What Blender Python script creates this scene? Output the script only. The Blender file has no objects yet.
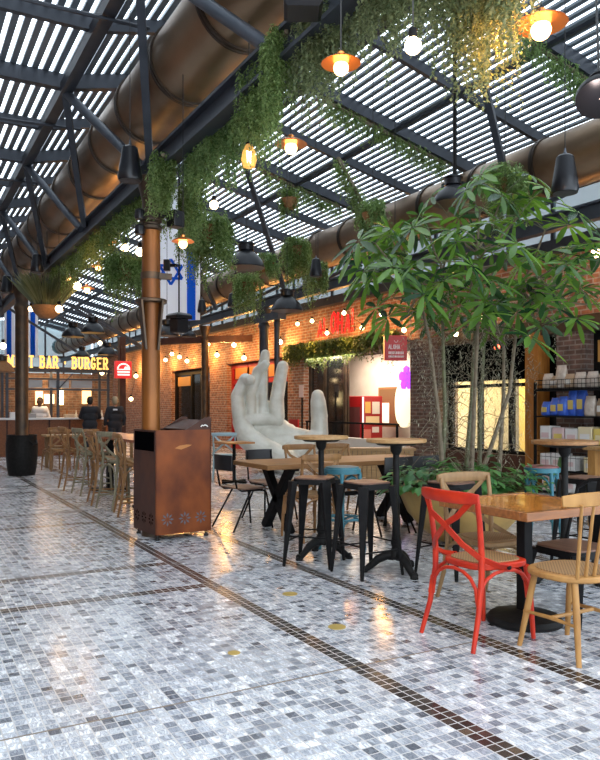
import bpy, math, random
from mathutils import Vector, Matrix
PI = math.pi
scene = bpy.context.scene
COL = scene.collection
# ---------------------------------------------------------------- camera frame
TH = math.radians(29.2); CT, ST = math.cos(TH), math.sin(TH); FPX = 725.0; EYE = 1.35; HOR = 407.0
def at(u, v, d):
    a = (u-300)/FPX
    return Vector(((a*CT+ST)*d, (-a*ST+CT)*d, EYE+(HOR-v)/FPX*d))
def local(u, v, d):           # a point in metres relative to nothing, tuple
    p = at(u, v, d); return (p.x, p.y, p.z)
# ---------------------------------------------------------------- mesh builder
class MB:
    def __init__(s): s.v = []; s.f = []; s.m = []
    def add(s, vs, fs, mi=0):
        o = len(s.v); s.v.extend([tuple(p) for p in vs])
        for f in fs: s.f.append([i+o for i in f]); s.m.append(mi)
        return s
    def box(s, cx, cy, cz, sx, sy, sz, R=None, mi=0):
        vs = []
        for x in (-.5, .5):
            for y in (-.5, .5):
                for z in (-.5, .5):
                    p = Vector((x*sx, y*sy, z*sz))
                    if R is not None: p = R @ p
                    vs.append((p.x+cx, p.y+cy, p.z+cz))
        return s.add(vs, [(0,1,3,2),(4,6,7,5),(0,4,5,1),(2,3,7,6),(0,2,6,4),(1,5,7,3)], mi)
    def span(s, x0, x1, y0, y1, z0, z1, mi=0):
        return s.box((x0+x1)/2,(y0+y1)/2,(z0+z1)/2,abs(x1-x0),abs(y1-y0),abs(z1-z0),None,mi)
    def bar(s, p, q, w, h, up=(0,0,1), mi=0, w2=None, h2=None):
        p = Vector(p); q = Vector(q); d = (q-p).normalized(); u = Vector(up)
        if abs(d.dot(u)) > .98: u = Vector((0,1,0))
        a = d.cross(u).normalized(); b = a.cross(d).normalized()
        w2 = w if w2 is None else w2; h2 = h if h2 is None else h2
        vs = [p-a*w/2-b*h/2, p+a*w/2-b*h/2, p+a*w/2+b*h/2, p-a*w/2+b*h/2,
              q-a*w2/2-b*h2/2, q+a*w2/2-b*h2/2, q+a*w2/2+b*h2/2, q-a*w2/2+b*h2/2]
        return s.add(vs, [(3,2,1,0),(4,5,6,7),(0,1,5,4),(1,2,6,5),(2,3,7,6),(3,0,4,7)], mi)
    def sweep(s, pts, sec, mi=0, up=(0,0,1), closed=False, scales=None):
        pts = [Vector(p) for p in pts]; n = len(pts); k = len(sec); vs = []; u = Vector(up); pa = None
        for i, p in enumerate(pts):
            if closed: d = pts[(i+1) % n]-pts[i-1]
            else: d = pts[min(i+1, n-1)]-pts[max(i-1, 0)]
            d.normalize()
            if pa is None:
                if abs(d.dot(u)) > .95: u = Vector((0,1,0)) if abs(d.y) < .9 else Vector((1,0,0))
                a = d.cross(u).normalized()
            else:
                a = pa-d*pa.dot(d)
                a = a.normalized() if a.length > 1e-6 else d.orthogonal().normalized()
            pa = a; b = a.cross(d)
            sc = 1 if scales is None else scales[i]
            for (x, y) in sec: vs.append(p+a*x*sc+b*y*sc)
        fs = []
        for i in range(n if closed else n-1):
            j = (i+1) % n
            for t in range(k):
                t2 = (t+1) % k
                fs.append((i*k+t, i*k+t2, j*k+t2, j*k+t))
        if not closed:
            fs.append(tuple(range(k))[::-1]); fs.append(tuple((n-1)*k+t for t in range(k)))
        return s.add(vs, fs, mi)
    def tube(s, pts, r, seg=8, mi=0, closed=False):
        sec = [(math.cos(2*PI*t/seg), math.sin(2*PI*t/seg)) for t in range(seg)]
        rs = list(r) if hasattr(r, '__len__') else [r]*len(pts)
        return s.sweep(pts, sec, mi, closed=closed, scales=rs)
    def lathe(s, prof, c=(0,0,0), seg=20, mi=0, M=None):
        vs = []; n = len(prof)
        for (r, z) in prof:
            for t in range(seg):
                p = Vector((r*math.cos(2*PI*t/seg), r*math.sin(2*PI*t/seg), z))
                if M is not None: p = M @ p
                vs.append((p.x+c[0], p.y+c[1], p.z+c[2]))
        fs = []
        for i in range(n-1):
            for t in range(seg):
                t2 = (t+1) % seg
                fs.append((i*seg+t, i*seg+t2, (i+1)*seg+t2, (i+1)*seg+t))
        if prof[0][0] > 1e-5: fs.append(tuple(range(seg))[::-1])
        if prof[-1][0] > 1e-5: fs.append(tuple((n-1)*seg+t for t in range(seg)))
        return s.add(vs, fs, mi)
    def prism(s, out, z0, z1, mi=0, M=None):
        n = len(out); vs = [Vector((x, y, z0)) for x, y in out]+[Vector((x, y, z1)) for x, y in out]
        if M is not None: vs = [M @ p for p in vs]
        fs = [tuple(range(n))[::-1], tuple(range(n, 2*n))]+[(i, (i+1) % n, (i+1) % n+n, i+n) for i in range(n)]
        return s.add(vs, fs, mi)
    def ball(s, c, r, seg=12, mi=0, sz=1.0):
        n = max(6, seg//2)
        return s.lathe([(max(1e-6, r*math.sin(PI*i/n)), -r*sz*math.cos(PI*i/n)) for i in range(n+1)], c, seg, mi)
    def capsule(s, p, q, r0, r1, seg=12, mi=0):
        p = Vector(p); q = Vector(q); d = (q-p); L = d.length
        if L < 1e-5: return s.ball(p, r0, seg, mi)
        prof = [(max(1e-5, r0*math.sin(a)), -r0*math.cos(a)) for a in [PI/2*i/4 for i in range(5)]]
        prof += [(max(1e-5, r1*math.cos(a)), L+r1*math.sin(a)) for a in [PI/2*i/4 for i in range(5)]]
        M = d.to_track_quat('Z', 'Y').to_matrix()
        return s.lathe(prof, p, seg, mi, M)
    def mesh(s, name, mats, smooth=True, ang=.7):
        me = bpy.data.meshes.new(name); me.from_pydata(s.v, [], s.f)
        for m in (mats if isinstance(mats, (list, tuple)) else [mats]): me.materials.append(m)
        if any(s.m): me.polygons.foreach_set('material_index', s.m)
        if smooth:
            me.polygons.foreach_set('use_smooth', [True]*len(me.polygons)); me.set_sharp_from_angle(angle=ang)
        me.update(); return me
    def build(s, name, mats, parent=None, smooth=True, bevel=0, ang=.7, loc=None):
        o = bpy.data.objects.new(name, s.mesh(name, mats, smooth, ang)); COL.objects.link(o)
        if parent is not None: o.parent = parent
        if loc is not None: o.location = loc
        if bevel:
            b = o.modifiers.new('bevel', 'BEVEL'); b.width = bevel; b.segments = 2; b.limit_method = 'ANGLE'
        return o
def tag(o, label=None, cat=None, group=None, kind=None):
    if label: o['label'] = label
    if cat: o['category'] = cat
    if group: o['group'] = group
    if kind: o['kind'] = kind
    return o
def thing(name, label, cat, loc=(0,0,0), rz=0, group=None):
    o = bpy.data.objects.new(name, None); COL.objects.link(o); o.empty_display_size = .1
    o.location = loc; o.rotation_euler = (0,0,rz)
    return tag(o, label, cat, group)
def struct(o): o['kind'] = 'structure'; return o
KIDS = {}
def kids(o): return [c for c in COL.objects if c.parent == o]
def dup(o, loc=None, rz=None, label=None, group=None, parent=None):
    r = o.copy(); COL.objects.link(r)
    if parent is not None: r.parent = parent
    if loc is not None: r.location = loc
    if rz is not None: r.rotation_euler = (0,0,rz)
    if label: r['label'] = label
    if group: r['group'] = group
    for ch in kids(o): dup(ch, parent=r)
    return r
PROTO = {}
def place(key, maker, loc, rz, label, group=None):   # first use builds the thing, later uses copy it with its parts
    if key not in PROTO:
        o = PROTO[key] = maker(); o.location = loc; o.rotation_euler = (0,0,rz)
        tag(o, label, None, group); return o
    o = dup(PROTO[key], loc, rz, label)
    if group: o['group'] = group
    elif 'group' in o: del o['group']
    return o
# ---------------------------------------------------------------- materials
def new_mat(name):
    m = bpy.data.materials.new(name); m.use_nodes = True; nt = m.node_tree
    return m, nt, nt.nodes['Principled BSDF']
def N(nt, t, **kw):
    n = nt.nodes.new(t)
    for k, v in kw.items(): setattr(n, k, v)
    return n
def ramp(nt, stops, interp='LINEAR'):
    r = N(nt, 'ShaderNodeValToRGB'); r.color_ramp.interpolation = interp; e = r.color_ramp.elements
    while len(e) < len(stops): e.new(.5)
    for i, (p, c) in enumerate(stops): e[i].position = p; e[i].color = (*c, 1)
    return r
def mat(name, c, rough=.5, metal=0, c2=None, scale=8, stretch=(1,1,1), bump=0, detail=4, spec=.5, coat=0, rough2=None):
    m, nt, b = new_mat(name); L = nt.links
    b.inputs['Base Color'].default_value = (*c, 1); b.inputs['Roughness'].default_value = rough
    b.inputs['Metallic'].default_value = metal; b.inputs['Specular IOR Level'].default_value = spec
    b.inputs['Coat Weight'].default_value = coat
    if c2 is not None or bump or rough2 is not None:
        tc = N(nt, 'ShaderNodeTexCoord'); mp = N(nt, 'ShaderNodeMapping'); mp.inputs['Scale'].default_value = stretch
        no = N(nt, 'ShaderNodeTexNoise'); no.inputs['Scale'].default_value = scale; no.inputs['Detail'].default_value = detail
        L.new(tc.outputs['Object'], mp.inputs['Vector']); L.new(mp.outputs['Vector'], no.inputs['Vector'])
        if c2 is not None:
            r = ramp(nt, [(.32, c), (.68, c2)]); L.new(no.outputs['Fac'], r.inputs['Fac']); L.new(r.outputs['Color'], b.inputs['Base Color'])
        if rough2 is not None:
            mr = N(nt, 'ShaderNodeMapRange'); mr.inputs['From Min'].default_value = .3; mr.inputs['From Max'].default_value = .7
            mr.inputs['To Min'].default_value = rough; mr.inputs['To Max'].default_value = rough2
            L.new(no.outputs['Fac'], mr.inputs['Value']); L.new(mr.outputs['Result'], b.inputs['Roughness'])
        if bump:
            bp = N(nt, 'ShaderNodeBump'); bp.inputs['Strength'].default_value = bump; bp.inputs['Distance'].default_value = .01
            L.new(no.outputs['Fac'], bp.inputs['Height']); L.new(bp.outputs['Normal'], b.inputs['Normal'])
    return m
def emit(name, c, s, base=(.8,.8,.8)):
    m, nt, b = new_mat(name); b.inputs['Base Color'].default_value = (*base, 1)
    b.inputs['Emission Color'].default_value = (*c, 1); b.inputs['Emission Strength'].default_value = s
    b.inputs['Roughness'].default_value = .3
    return m
def wood(name, c, c2, rough=.4, stretch=(1.5,14,14), scale=3, coat=0):
    return mat(name, c, rough, 0, c2, scale, stretch, .08, 6, coat=coat, spec=.3)
def leaf(name, ca, cb, trans=.35, rough=.45, spec=.5):
    m, nt, b = new_mat(name); L = nt.links
    g = N(nt, 'ShaderNodeNewGeometry'); r = ramp(nt, [(0, ca), (1, cb)])
    L.new(g.outputs['Random Per Island'], r.inputs['Fac']); L.new(r.outputs['Color'], b.inputs['Base Color'])
    b.inputs['Roughness'].default_value = rough; b.inputs['Specular IOR Level'].default_value = spec
    t = N(nt, 'ShaderNodeBsdfTranslucent'); mx = N(nt, 'ShaderNodeMixShader'); mx.inputs['Fac'].default_value = trans
    hs = N(nt, 'ShaderNodeHueSaturation'); hs.inputs['Hue'].default_value = .48; hs.inputs['Saturation'].default_value = 1.15; hs.inputs['Value'].default_value = 1.5
    L.new(r.outputs['Color'], hs.inputs['Color']); L.new(hs.outputs['Color'], t.inputs['Color'])
    L.new(b.outputs['BSDF'], mx.inputs[1]); L.new(t.outputs['BSDF'], mx.inputs[2])
    L.new(mx.outputs['Shader'], nt.nodes['Material Output'].inputs['Surface'])
    return m
def M_(nt, op, a, b=None, c=None):
    n = N(nt, 'ShaderNodeMath', operation=op)
    for i, x in enumerate((a, b, c)):
        if x is None: continue
        if isinstance(x, (int, float)): n.inputs[i].default_value = x
        else: nt.links.new(x, n.inputs[i])
    return n.outputs[0]
def brick_mat(name, c1, c2, mortar, scale=1.0):
    m, nt, b = new_mat(name); L = nt.links
    g = N(nt, 'ShaderNodeNewGeometry'); sp = N(nt, 'ShaderNodeSeparateXYZ'); L.new(g.outputs['Position'], sp.inputs[0])
    cb = N(nt, 'ShaderNodeCombineXYZ'); L.new(M_(nt, 'ADD', sp.outputs['X'], sp.outputs['Y']), cb.inputs[0]); L.new(sp.outputs['Z'], cb.inputs[1])
    br = N(nt, 'ShaderNodeTexBrick'); br.inputs['Scale'].default_value = scale
    br.inputs['Brick Width'].default_value = .23; br.inputs['Row Height'].default_value = .078; br.inputs['Mortar Size'].default_value = .011
    br.inputs['Color1'].default_value = (*c1,1); br.inputs['Color2'].default_value = (*c2,1); br.inputs['Mortar'].default_value = (*mortar,1); br.inputs['Bias'].default_value = -.1
    L.new(cb.outputs[0], br.inputs['Vector'])
    no = N(nt, 'ShaderNodeTexNoise'); no.inputs['Scale'].default_value = 7; no.inputs['Detail'].default_value = 6; L.new(cb.outputs[0], no.inputs['Vector'])
    r = ramp(nt, [(.3, (.55,.55,.55)), (.7, (1.25,1.2,1.15))]); L.new(no.outputs['Fac'], r.inputs['Fac'])
    mx = N(nt, 'ShaderNodeMix', data_type='RGBA', blend_type='MULTIPLY'); mx.inputs[0].default_value = 1
    L.new(br.outputs['Color'], mx.inputs[6]); L.new(r.outputs['Color'], mx.inputs[7]); L.new(mx.outputs[2], b.inputs['Base Color'])
    bp = N(nt, 'ShaderNodeBump'); bp.inputs['Strength'].default_value = .6; bp.inputs['Distance'].default_value = .012; bp.invert = True
    L.new(br.outputs['Fac'], bp.inputs['Height']); L.new(bp.outputs['Normal'], b.inputs['Normal'])
    b.inputs['Roughness'].default_value = .85
    return m
def floor_mat():
    m, nt, b = new_mat('mosaic_marble'); L = nt.links; P = .0553
    g = N(nt, 'ShaderNodeNewGeometry'); sp = N(nt, 'ShaderNodeSeparateXYZ'); L.new(g.outputs['Position'], sp.inputs[0])
    X, Y = sp.outputs['X'], sp.outputs['Y']
    xs = M_(nt, 'DIVIDE', X, P); ys = M_(nt, 'DIVIDE', Y, P)
    ix = M_(nt, 'FLOOR', xs); iy = M_(nt, 'FLOOR', ys); fx = M_(nt, 'FRACT', xs); fy = M_(nt, 'FRACT', ys)
    cb = N(nt, 'ShaderNodeCombineXYZ'); L.new(ix, cb.inputs[0]); L.new(iy, cb.inputs[1])
    wn = N(nt, 'ShaderNodeTexWhiteNoise', noise_dimensions='2D'); L.new(cb.outputs[0], wn.inputs['Vector'])
    tone = ramp(nt, [(0,(.62,.64,.66)),(.22,(.48,.505,.54)),(.48,(.36,.385,.42)),(.70,(.23,.248,.28)),(.87,(.12,.132,.155)),(.94,(.74,.75,.76))], 'CONSTANT'); L.new(wn.outputs['Value'], tone.inputs['Fac'])
    # veins: stretched noise, shifted for every tile
    vc = N(nt, 'ShaderNodeVectorMath', operation='MULTIPLY_ADD'); vc.inputs[1].default_value = (9,9,9)
    L.new(wn.outputs['Color'], vc.inputs[0]); L.new(g.outputs['Position'], vc.inputs[2])
    mp = N(nt, 'ShaderNodeMapping'); mp.inputs['Scale'].default_value = (42,13,1); mp.inputs['Rotation'].default_value = (0,0,.6); L.new(vc.outputs[0], mp.inputs['Vector'])
    vn = N(nt, 'ShaderNodeTexNoise'); vn.inputs['Scale'].default_value = 1; vn.inputs['Detail'].default_value = 3; vn.inputs['Distortion'].default_value = 1.2; L.new(mp.outputs[0], vn.inputs['Vector'])
    vr = ramp(nt, [(.3,(.5,.52,.56)),(.44,(1.05,1.06,1.08)),(.6,(1.25,1.25,1.25)),(.72,(1.6,1.6,1.6))]); L.new(vn.outputs['Fac'], vr.inputs['Fac'])
    ln_ = ramp(nt, [(.43,(1,1,1)),(.485,(.42,.44,.48)),(.515,(.42,.44,.48)),(.56,(1,1,1))]); L.new(vn.outputs['Fac'], ln_.inputs['Fac'])
    vm = N(nt, 'ShaderNodeMix', data_type='RGBA', blend_type='MULTIPLY'); vm.inputs[0].default_value = .8; L.new(vr.outputs['Color'], vm.inputs[6]); L.new(ln_.outputs['Color'], vm.inputs[7])
    mul = N(nt, 'ShaderNodeMix', data_type='RGBA', blend_type='MULTIPLY'); mul.inputs[0].default_value = 1; L.new(tone.outputs['Color'], mul.inputs[6]); L.new(vm.outputs[2], mul.inputs[7])
    # dark two-tile strips
    def within(c, lo, hi): return M_(nt, 'MULTIPLY', M_(nt, 'GREATER_THAN', c, lo-.5), M_(nt, 'LESS_THAN', c, hi+.5))
    lanes = None
    for k in (37, 53, 90, 126):       # strips running along the hall
        w = within(ix, k, k+1); lanes = w if lanes is None else M_(nt, 'MAXIMUM', lanes, w)
    left = M_(nt, 'LESS_THAN', ix, 37.5)
    for k in (92, 108, 154, 172, 217, 235):      # strips across the left aisle
        lanes = M_(nt, 'MAXIMUM', lanes, M_(nt, 'MULTIPLY', left, within(iy, k, k+1)))
    for k in (154, 217):
        lanes = M_(nt, 'MAXIMUM', lanes, within(iy, k, k))
    dk = ramp(nt, [(0,(.022,.02,.02)),(.5,(.045,.036,.032)),(.85,(.10,.07,.05))], 'CONSTANT'); L.new(wn.outputs['Value'], dk.inputs['Fac'])
    m2 = N(nt, 'ShaderNodeMix', data_type='RGBA'); L.new(lanes, m2.inputs[0]); L.new(mul.outputs[2], m2.inputs[6]); L.new(dk.outputs['Color'], m2.inputs[7])
    # grout
    G = .05
    e = M_(nt, 'MINIMUM', M_(nt, 'MINIMUM', fx, M_(nt, 'SUBTRACT', 1, fx)), M_(nt, 'MINIMUM', fy, M_(nt, 'SUBTRACT', 1, fy)))
    gr = M_(nt, 'LESS_THAN', e, G)
    m3 = N(nt, 'ShaderNodeMix', data_type='RGBA'); L.new(gr, m3.inputs[0]); L.new(m2.outputs[2], m3.inputs[6]); m3.inputs[7].default_value = (.46,.44,.42,1)
    # brown expansion joint
    jt = M_(nt, 'LESS_THAN', M_(nt, 'ABSOLUTE', M_(nt, 'SUBTRACT', Y, 3.1521)), .007)
    jt = M_(nt, 'MULTIPLY', jt, M_(nt, 'LESS_THAN', X, 3.0))
    m4 = N(nt, 'ShaderNodeMix', data_type='RGBA'); L.new(jt, m4.inputs[0]); L.new(m3.outputs[2], m4.inputs[6]); m4.inputs[7].default_value = (.16,.12,.08,1)
    L.new(m4.outputs[2], b.inputs['Base Color'])
    # large soft wear changes the polish
    ln = N(nt, 'ShaderNodeTexNoise'); ln.inputs['Scale'].default_value = .9; ln.inputs['Detail'].default_value = 5; L.new(g.outputs['Position'], ln.inputs['Vector'])
    ro = N(nt, 'ShaderNodeMapRange'); ro.inputs['From Min'].default_value = .3; ro.inputs['From Max'].default_value = .7; ro.inputs['To Min'].default_value = .14; ro.inputs['To Max'].default_value = .33
    L.new(ln.outputs['Fac'], ro.inputs['Value'])
    L.new(M_(nt, 'ADD', ro.outputs['Result'], M_(nt, 'MULTIPLY', gr, .3)), b.inputs['Roughness'])
    tilt = N(nt, 'ShaderNodeTexNoise'); tilt.inputs['Scale'].default_value = 6; L.new(g.outputs['Position'], tilt.inputs['Vector'])
    bp = N(nt, 'ShaderNodeBump'); bp.inputs['Strength'].default_value = .35; bp.inputs['Distance'].default_value = .004
    L.new(M_(nt, 'ADD', M_(nt, 'MULTIPLY', tilt.outputs['Fac'], 1.2), M_(nt, 'ADD', M_(nt, 'MULTIPLY', gr, -.5), M_(nt, 'MULTIPLY', wn.outputs['Value'], .25))), bp.inputs['Height'])
    L.new(bp.outputs['Normal'], b.inputs['Normal'])
    b.inputs['Specular IOR Level'].default_value = .85
    b.inputs['Coat Weight'].default_value = .3; b.inputs['Coat Roughness'].default_value = .16
    return m
steel = mat('painted_steel', (.028,.034,.045), .45, .3, (.045,.052,.066), 5)
strutm = mat('grey_strut_paint', (.06,.075,.095), .38, .4, (.09,.10,.12), 6)
blackm = mat('black_metal', (.006,.006,.0065), .55, .0, (.011,.0105,.0105), 12, spec=.1)
castiron = mat('cast_iron', (.007,.007,.007), .5, .0, (.014,.0135,.013), 20, bump=.2, spec=.12)
bronze = mat('bronze_duct', (.30,.205,.125), .3, .72, (.13,.08,.045), 1.6, (1,.6,1), .05, 5, rough2=.5)
bronzed = mat('bronze_flange', (.06,.045,.035), .4, .8)
copper = mat('copper_sheet', (.27,.095,.018), .4, .4, (.11,.04,.01), 2.2, (1,1,.5), .04, 6, rough2=.5)
coppers = mat('copper_saucer', (.75,.27,.07), .3, .9)
collar = mat('dark_bronze', (.05,.04,.032), .45, .7, (.1,.065,.04), 6)
rust = mat('rusted_sheet', (.085,.022,.009), .5, 0, (.235,.062,.014), 3.2, (1,1,.7), .05, 8, spec=.25)
rustdark = mat('rusted_dark_and_shade', (.045,.018,.013), .5, 0, (.08,.03,.017), 5, spec=.25)
voidm = mat('dark_inside', (.002,.002,.0025), .9, spec=0)
white = mat('white_plaster', (.72,.68,.62), .7, 0, (.62,.57,.5), 3)
oak = wood('oiled_oak', (.29,.145,.055), (.18,.085,.03), .45)
oakl = wood('pale_oak', (.38,.225,.095), (.27,.155,.06), .45)
honey = wood('varnished_table', (.56,.215,.035), (.40,.14,.02), .18, coat=.5)
rail = wood('table_rail', (.30,.11,.028), (.19,.07,.02), .25, coat=.3)
redp = mat('worn_red_paint', (.50,.030,.007), .42, 0, (.34,.014,.006), 9, bump=.05, spec=.3)
tanw = wood('tan_bentwood', (.29,.175,.08), (.19,.11,.048), .5, (6,6,2))
beech = wood('beech_wood', (.40,.21,.065), (.29,.14,.04), .48, (6,6,2))
greyw = wood('grey_green_wood', (.27,.24,.155), (.17,.15,.095), .5, (6,6,2))
brownw = wood('brown_wood', (.33,.17,.065), (.2,.10,.04), .45, (6,6,2))
plyd = wood('dark_seat_wood', (.20,.11,.075), (.12,.065,.045), .4)
teal = mat('teal_paint', (.022,.125,.17), .45, 0, (.04,.18,.23), 10)
paleb = mat('pale_blue_paint', (.32,.47,.52), .5)
seatred = mat('red_brown_seat', (.16,.05,.05), .5, 0, (.24,.09,.08), 14)
greysheet = mat('hand_stone', (.52,.52,.45), .33, .1, (.72,.73,.67), 3.5, (1,1,1), .12, 6, rough2=.55)
def cane_mat():
    m, nt, b = new_mat('woven_cane'); L = nt.links
    tc = N(nt, 'ShaderNodeTexCoord'); mp = N(nt, 'ShaderNodeMapping'); mp.inputs['Scale'].default_value = (95,95,95); L.new(tc.outputs['Object'], mp.inputs['Vector'])
    ch = N(nt, 'ShaderNodeTexChecker'); ch.inputs['Scale'].default_value = 1
    ch.inputs['Color1'].default_value = (.34,.20,.085,1); ch.inputs['Color2'].default_value = (.18,.10,.04,1); L.new(mp.outputs[0], ch.inputs['Vector'])
    L.new(ch.outputs['Color'], b.inputs['Base Color']); b.inputs['Roughness'].default_value = .6
    return m
cane = cane_mat()
brick = brick_mat('red_brick', (.40,.17,.09), (.26,.095,.05), (.42,.34,.28))
brickd = brick_mat('dark_brick', (.16,.095,.075), (.10,.055,.042), (.20,.17,.15))
glassd = mat('dark_glass', (.012,.014,.016), .08, 0, spec=.8)
redf = mat('red_gloss', (.42,.012,.014), .35)
foli = leaf('hanging_foliage', (.065,.13,.035), (.27,.37,.15), .45)
folg = leaf('grey_green_foliage', (.085,.125,.06), (.26,.31,.16), .42)
folb = leaf('bright_foliage', (.075,.16,.05), (.27,.38,.16), .42)
ivym = leaf('dense_ivy', (.035,.07,.022), (.15,.2,.06), .3)
umbl = leaf('umbrella_leaf', (.012,.05,.022), (.15,.31,.055), .42, .24, 1.0)
bushl = leaf('bush_leaf', (.04,.14,.045), (.13,.32,.09), .35, .3, .7)
drytw = leaf('dry_tree_growth', (.17,.165,.11), (.36,.35,.26), .25)
drygr = leaf('dry_grass', (.12,.14,.06), (.26,.27,.14), .3)
bark = mat('grey_bark', (.19,.15,.10), .8, 0, (.10,.08,.05), 14, bump=.4)
canes = mat('green_cane', (.13,.14,.065), .6, 0, (.09,.085,.045), 9)
wickm = mat('wicker', (.30,.14,.045), .6, 0, (.16,.07,.022), 40, (1,1,4), .3)
planterm = mat('ochre_planter', (.50,.32,.095), .5, 0, (.38,.235,.07), 5)
soil = mat('soil', (.03,.02,.013), .95)
bulbw = emit('bulb_glow', (1,.72,.36), 14)
bulbo = emit('amber_bulb_glow', (1,.55,.17), 9)
clearb = emit('filament_bulb_glow', (1,.45,.07), .9, (.5,.3,.1)); clearb.node_tree.nodes['Principled BSDF'].inputs['Alpha'].default_value = .55
filam = emit('filament', (1,.75,.4), 30)
panewarm = emit('lit_shop_wall', (1,.80,.42), 1.6)
rubber = mat('rubber', (.02,.02,.02), .7)
wire = mat('wire_black', (.01,.01,.01), .5)
# ---------------------------------------------------------------- the setting
struct(MB().span(-4, 14, -5, 44, -.1, 0).build('floor', floor_mat(), smooth=False))
YA, YB = -.9, 40.6
PEAK = (5.1, 5.95); NODE = (1.79, 5.2); EAVE = (9.7, 4.84)
def roof_z(x):
    if x < NODE[0]: return NODE[1]
    if x < PEAK[0]: return NODE[1]+(x-NODE[0])*(PEAK[1]-NODE[1])/(PEAK[0]-NODE[0])
    return PEAK[1]+(x-PEAK[0])*(EAVE[1]-PEAK[1])/(EAVE[0]-PEAK[0])
sl = MB(); x = -3.4
while x < 9.7:
    z = roof_z(x)+.14; sl.span(x-.034, x+.034, 3.0 if x < 1.8 else YA, YB, z, z+.035); x += .121  # unseen near end shaped for light: open at left, closed over the nave
struct(sl.build('ceiling', mat('roof_slat',(.13,.16,.19),.5,.0), smooth=False))           # the slatted roof
k = 0; y = 0.0
while y <= 40.1:
    m = MB(); big = (k % 2 == 0)
    for (a, b) in ((( -3.4, NODE[1]), NODE), (NODE, PEAK), (PEAK, EAVE)):
        m.bar((a[0], y, a[1]+.05), (b[0], y, b[1]+.05), .11 if big else .07, .17 if big else .13)
    struct(m.build('rafter', steel, smooth=False)); y += 1.5; k += 1
struct(MB().bar((NODE[0], YA, NODE[1]-.04), (NODE[0], YB, NODE[1]-.04), .13, .13).build('purlin', steel, smooth=False))
for x, w in ((3.45, .05), (6.6, .05), (8.4, .05), (.6, .05)):
    struct(MB().bar((x, YA, roof_z(x)-.06), (x, YB, roof_z(x)-.06), w, .05).build('purlin', steel, smooth=False))
struct(MB().bar((PEAK[0], YA, PEAK[1]+.0), (PEAK[0], YB, PEAK[1]+.0), .1, .14).build('ridge_beam', steel, smooth=False))
# long edge beams under the ducts
BX, RX = 2.38, 7.84
for bx in (BX, RX):
    m = MB(); m.span(bx-.07, bx+.07, YA, YB, 3.75, 3.78); m.span(bx-.012, bx+.012, YA, YB, 3.78, 3.95); m.span(bx-.07, bx+.07, YA, YB, 3.95, 3.98)
    struct(m.build('edge_beam', steel, smooth=False))
# struts from the edge beam up to the purlin, in front of the left duct
for nd in (3.0, 6.0, 9.0, 12.0, 15.0, 18.0, 21.0, 24.0, 27.0, 30.0, 33.0, 36.0):
    struct(MB().tube([(BX-.05, nd-1.4, 3.9), (NODE[0], nd, 5.14)], .055, 10).build('strut', strutm))
    if nd > 3: struct(MB().bar((BX-.05, nd+1.4, 3.9), (NODE[0], nd, 5.14), .075, .075).build('strut', steel, smooth=False))
for y0, y1, xx in ((6.75, 7.55, 6.3), (12.1, 14.6, 5.6), (17.2, 18.6, 6.3), (20.6, 21.9, 6.3)):
    struct(MB().bar((xx, y0, roof_z(xx)), (RX-.1, y1, 4.05), .085, .085).build('strut', steel, smooth=False))
for y in (9.6, 14.7, 19.0, 23.0):
    struct(MB().bar((RX+.1, y, 3.9), (9.45, y+1.2, 4.8), .07, .07).build('strut', steel, smooth=False))
    struct(MB().bar((RX+.1, y, 3.9), (9.45, y-1.6, 4.8), .07, .07).build('strut', steel, smooth=False))
# diagonal ties at the far end
for x0, x1, y in ((3.2, 6.2, 22.6), (4.4, 7.4, 23.2), (5.2, 8.0, 24.4), (2.6, 5.2, 24.0)):
    struct(MB().bar((x0, y, 4.7), (x1, y, 3.1), .07, .07).build('strut', steel, smooth=False))
# thin pipes under the roof
for y in (6.9, 9.9, 12.6):
    struct(MB().tube([(-3.4, y, 5.02), (1.2, y, 5.02), (2.2, y+.1, 5.1)], .02, 6).build('sprinkler_pipe', steel))
# columns
def column(x, y, m, top=3.75, r=.11, fancy=True):
    b = MB()
    if fancy:
        b.lathe([(r,.09),(r,2.3)], (x,y,0), 24, 0); b.lathe([(r*1.02,0),(r*1.02,.09)], (x,y,0), 24, 1)  # dark foot band paints in the shadow under the bin box
        b.lathe([(r*1.0,2.3),(r*1.0,2.9),(r*.98,3.25)], (x,y,0), 24, 0)
        b.lathe([(r*1.65,2.44),(r*1.75,2.45),(r*1.75,2.47),(r*1.65,2.48)], (x,y,0), 24, 1)     # flange plate
        for k in range(4):
            a = k*PI/2+.5; b.bar((x+r*1.6*math.cos(a),y+r*1.6*math.sin(a),2.46),(x+r*.9*math.cos(a),y+r*.9*math.sin(a),1.95),.02,.1,mi=1)
        b.lathe([(r*1.06,2.69),(r*1.12,2.69),(r*1.12,2.76),(r*1.06,2.76)], (x,y,0), 24, 1)
        b.box(x+.12,y-.06,2.725,.16,.05,.06,None,1)
        for z in (3.2,3.28,3.36): b.lathe([(r*1.0,z),(r*1.2,z+.015),(r*1.2,z+.045),(r*1.0,z+.06)], (x,y,0), 24, 1)
        b.lathe([(r*.95,3.25),(r*.95,3.5),(r*1.6,top)], (x,y,0), 24, 1)
    else:
        b.lathe([(r*1.3,0),(r*1.3,.2),(r,.26),(r,top-.5),(r*1.2,top-.45),(r*1.2,top-.4),(r,top-.35),(r,top-.25),(r*1.7,top)], (x,y,0), 16, 0)
    return struct(b.build('column', m))
column(2.352, 7.42, [copper, collar], r=.096)
column(2.2, 15.25, [collar], fancy=False, r=.125)
column(2.36, 23.4, [collar], fancy=False)
column(7.84, 4.3, [steel], fancy=False, r=.09)
for (x, y, r_) in ((7.9, 15.95, .115), (7.95, 15.35, .065), (8.05, 20.2, .105)):
    column(x, y, [collar if y > 18 else steel], fancy=False, r=r_)
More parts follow.
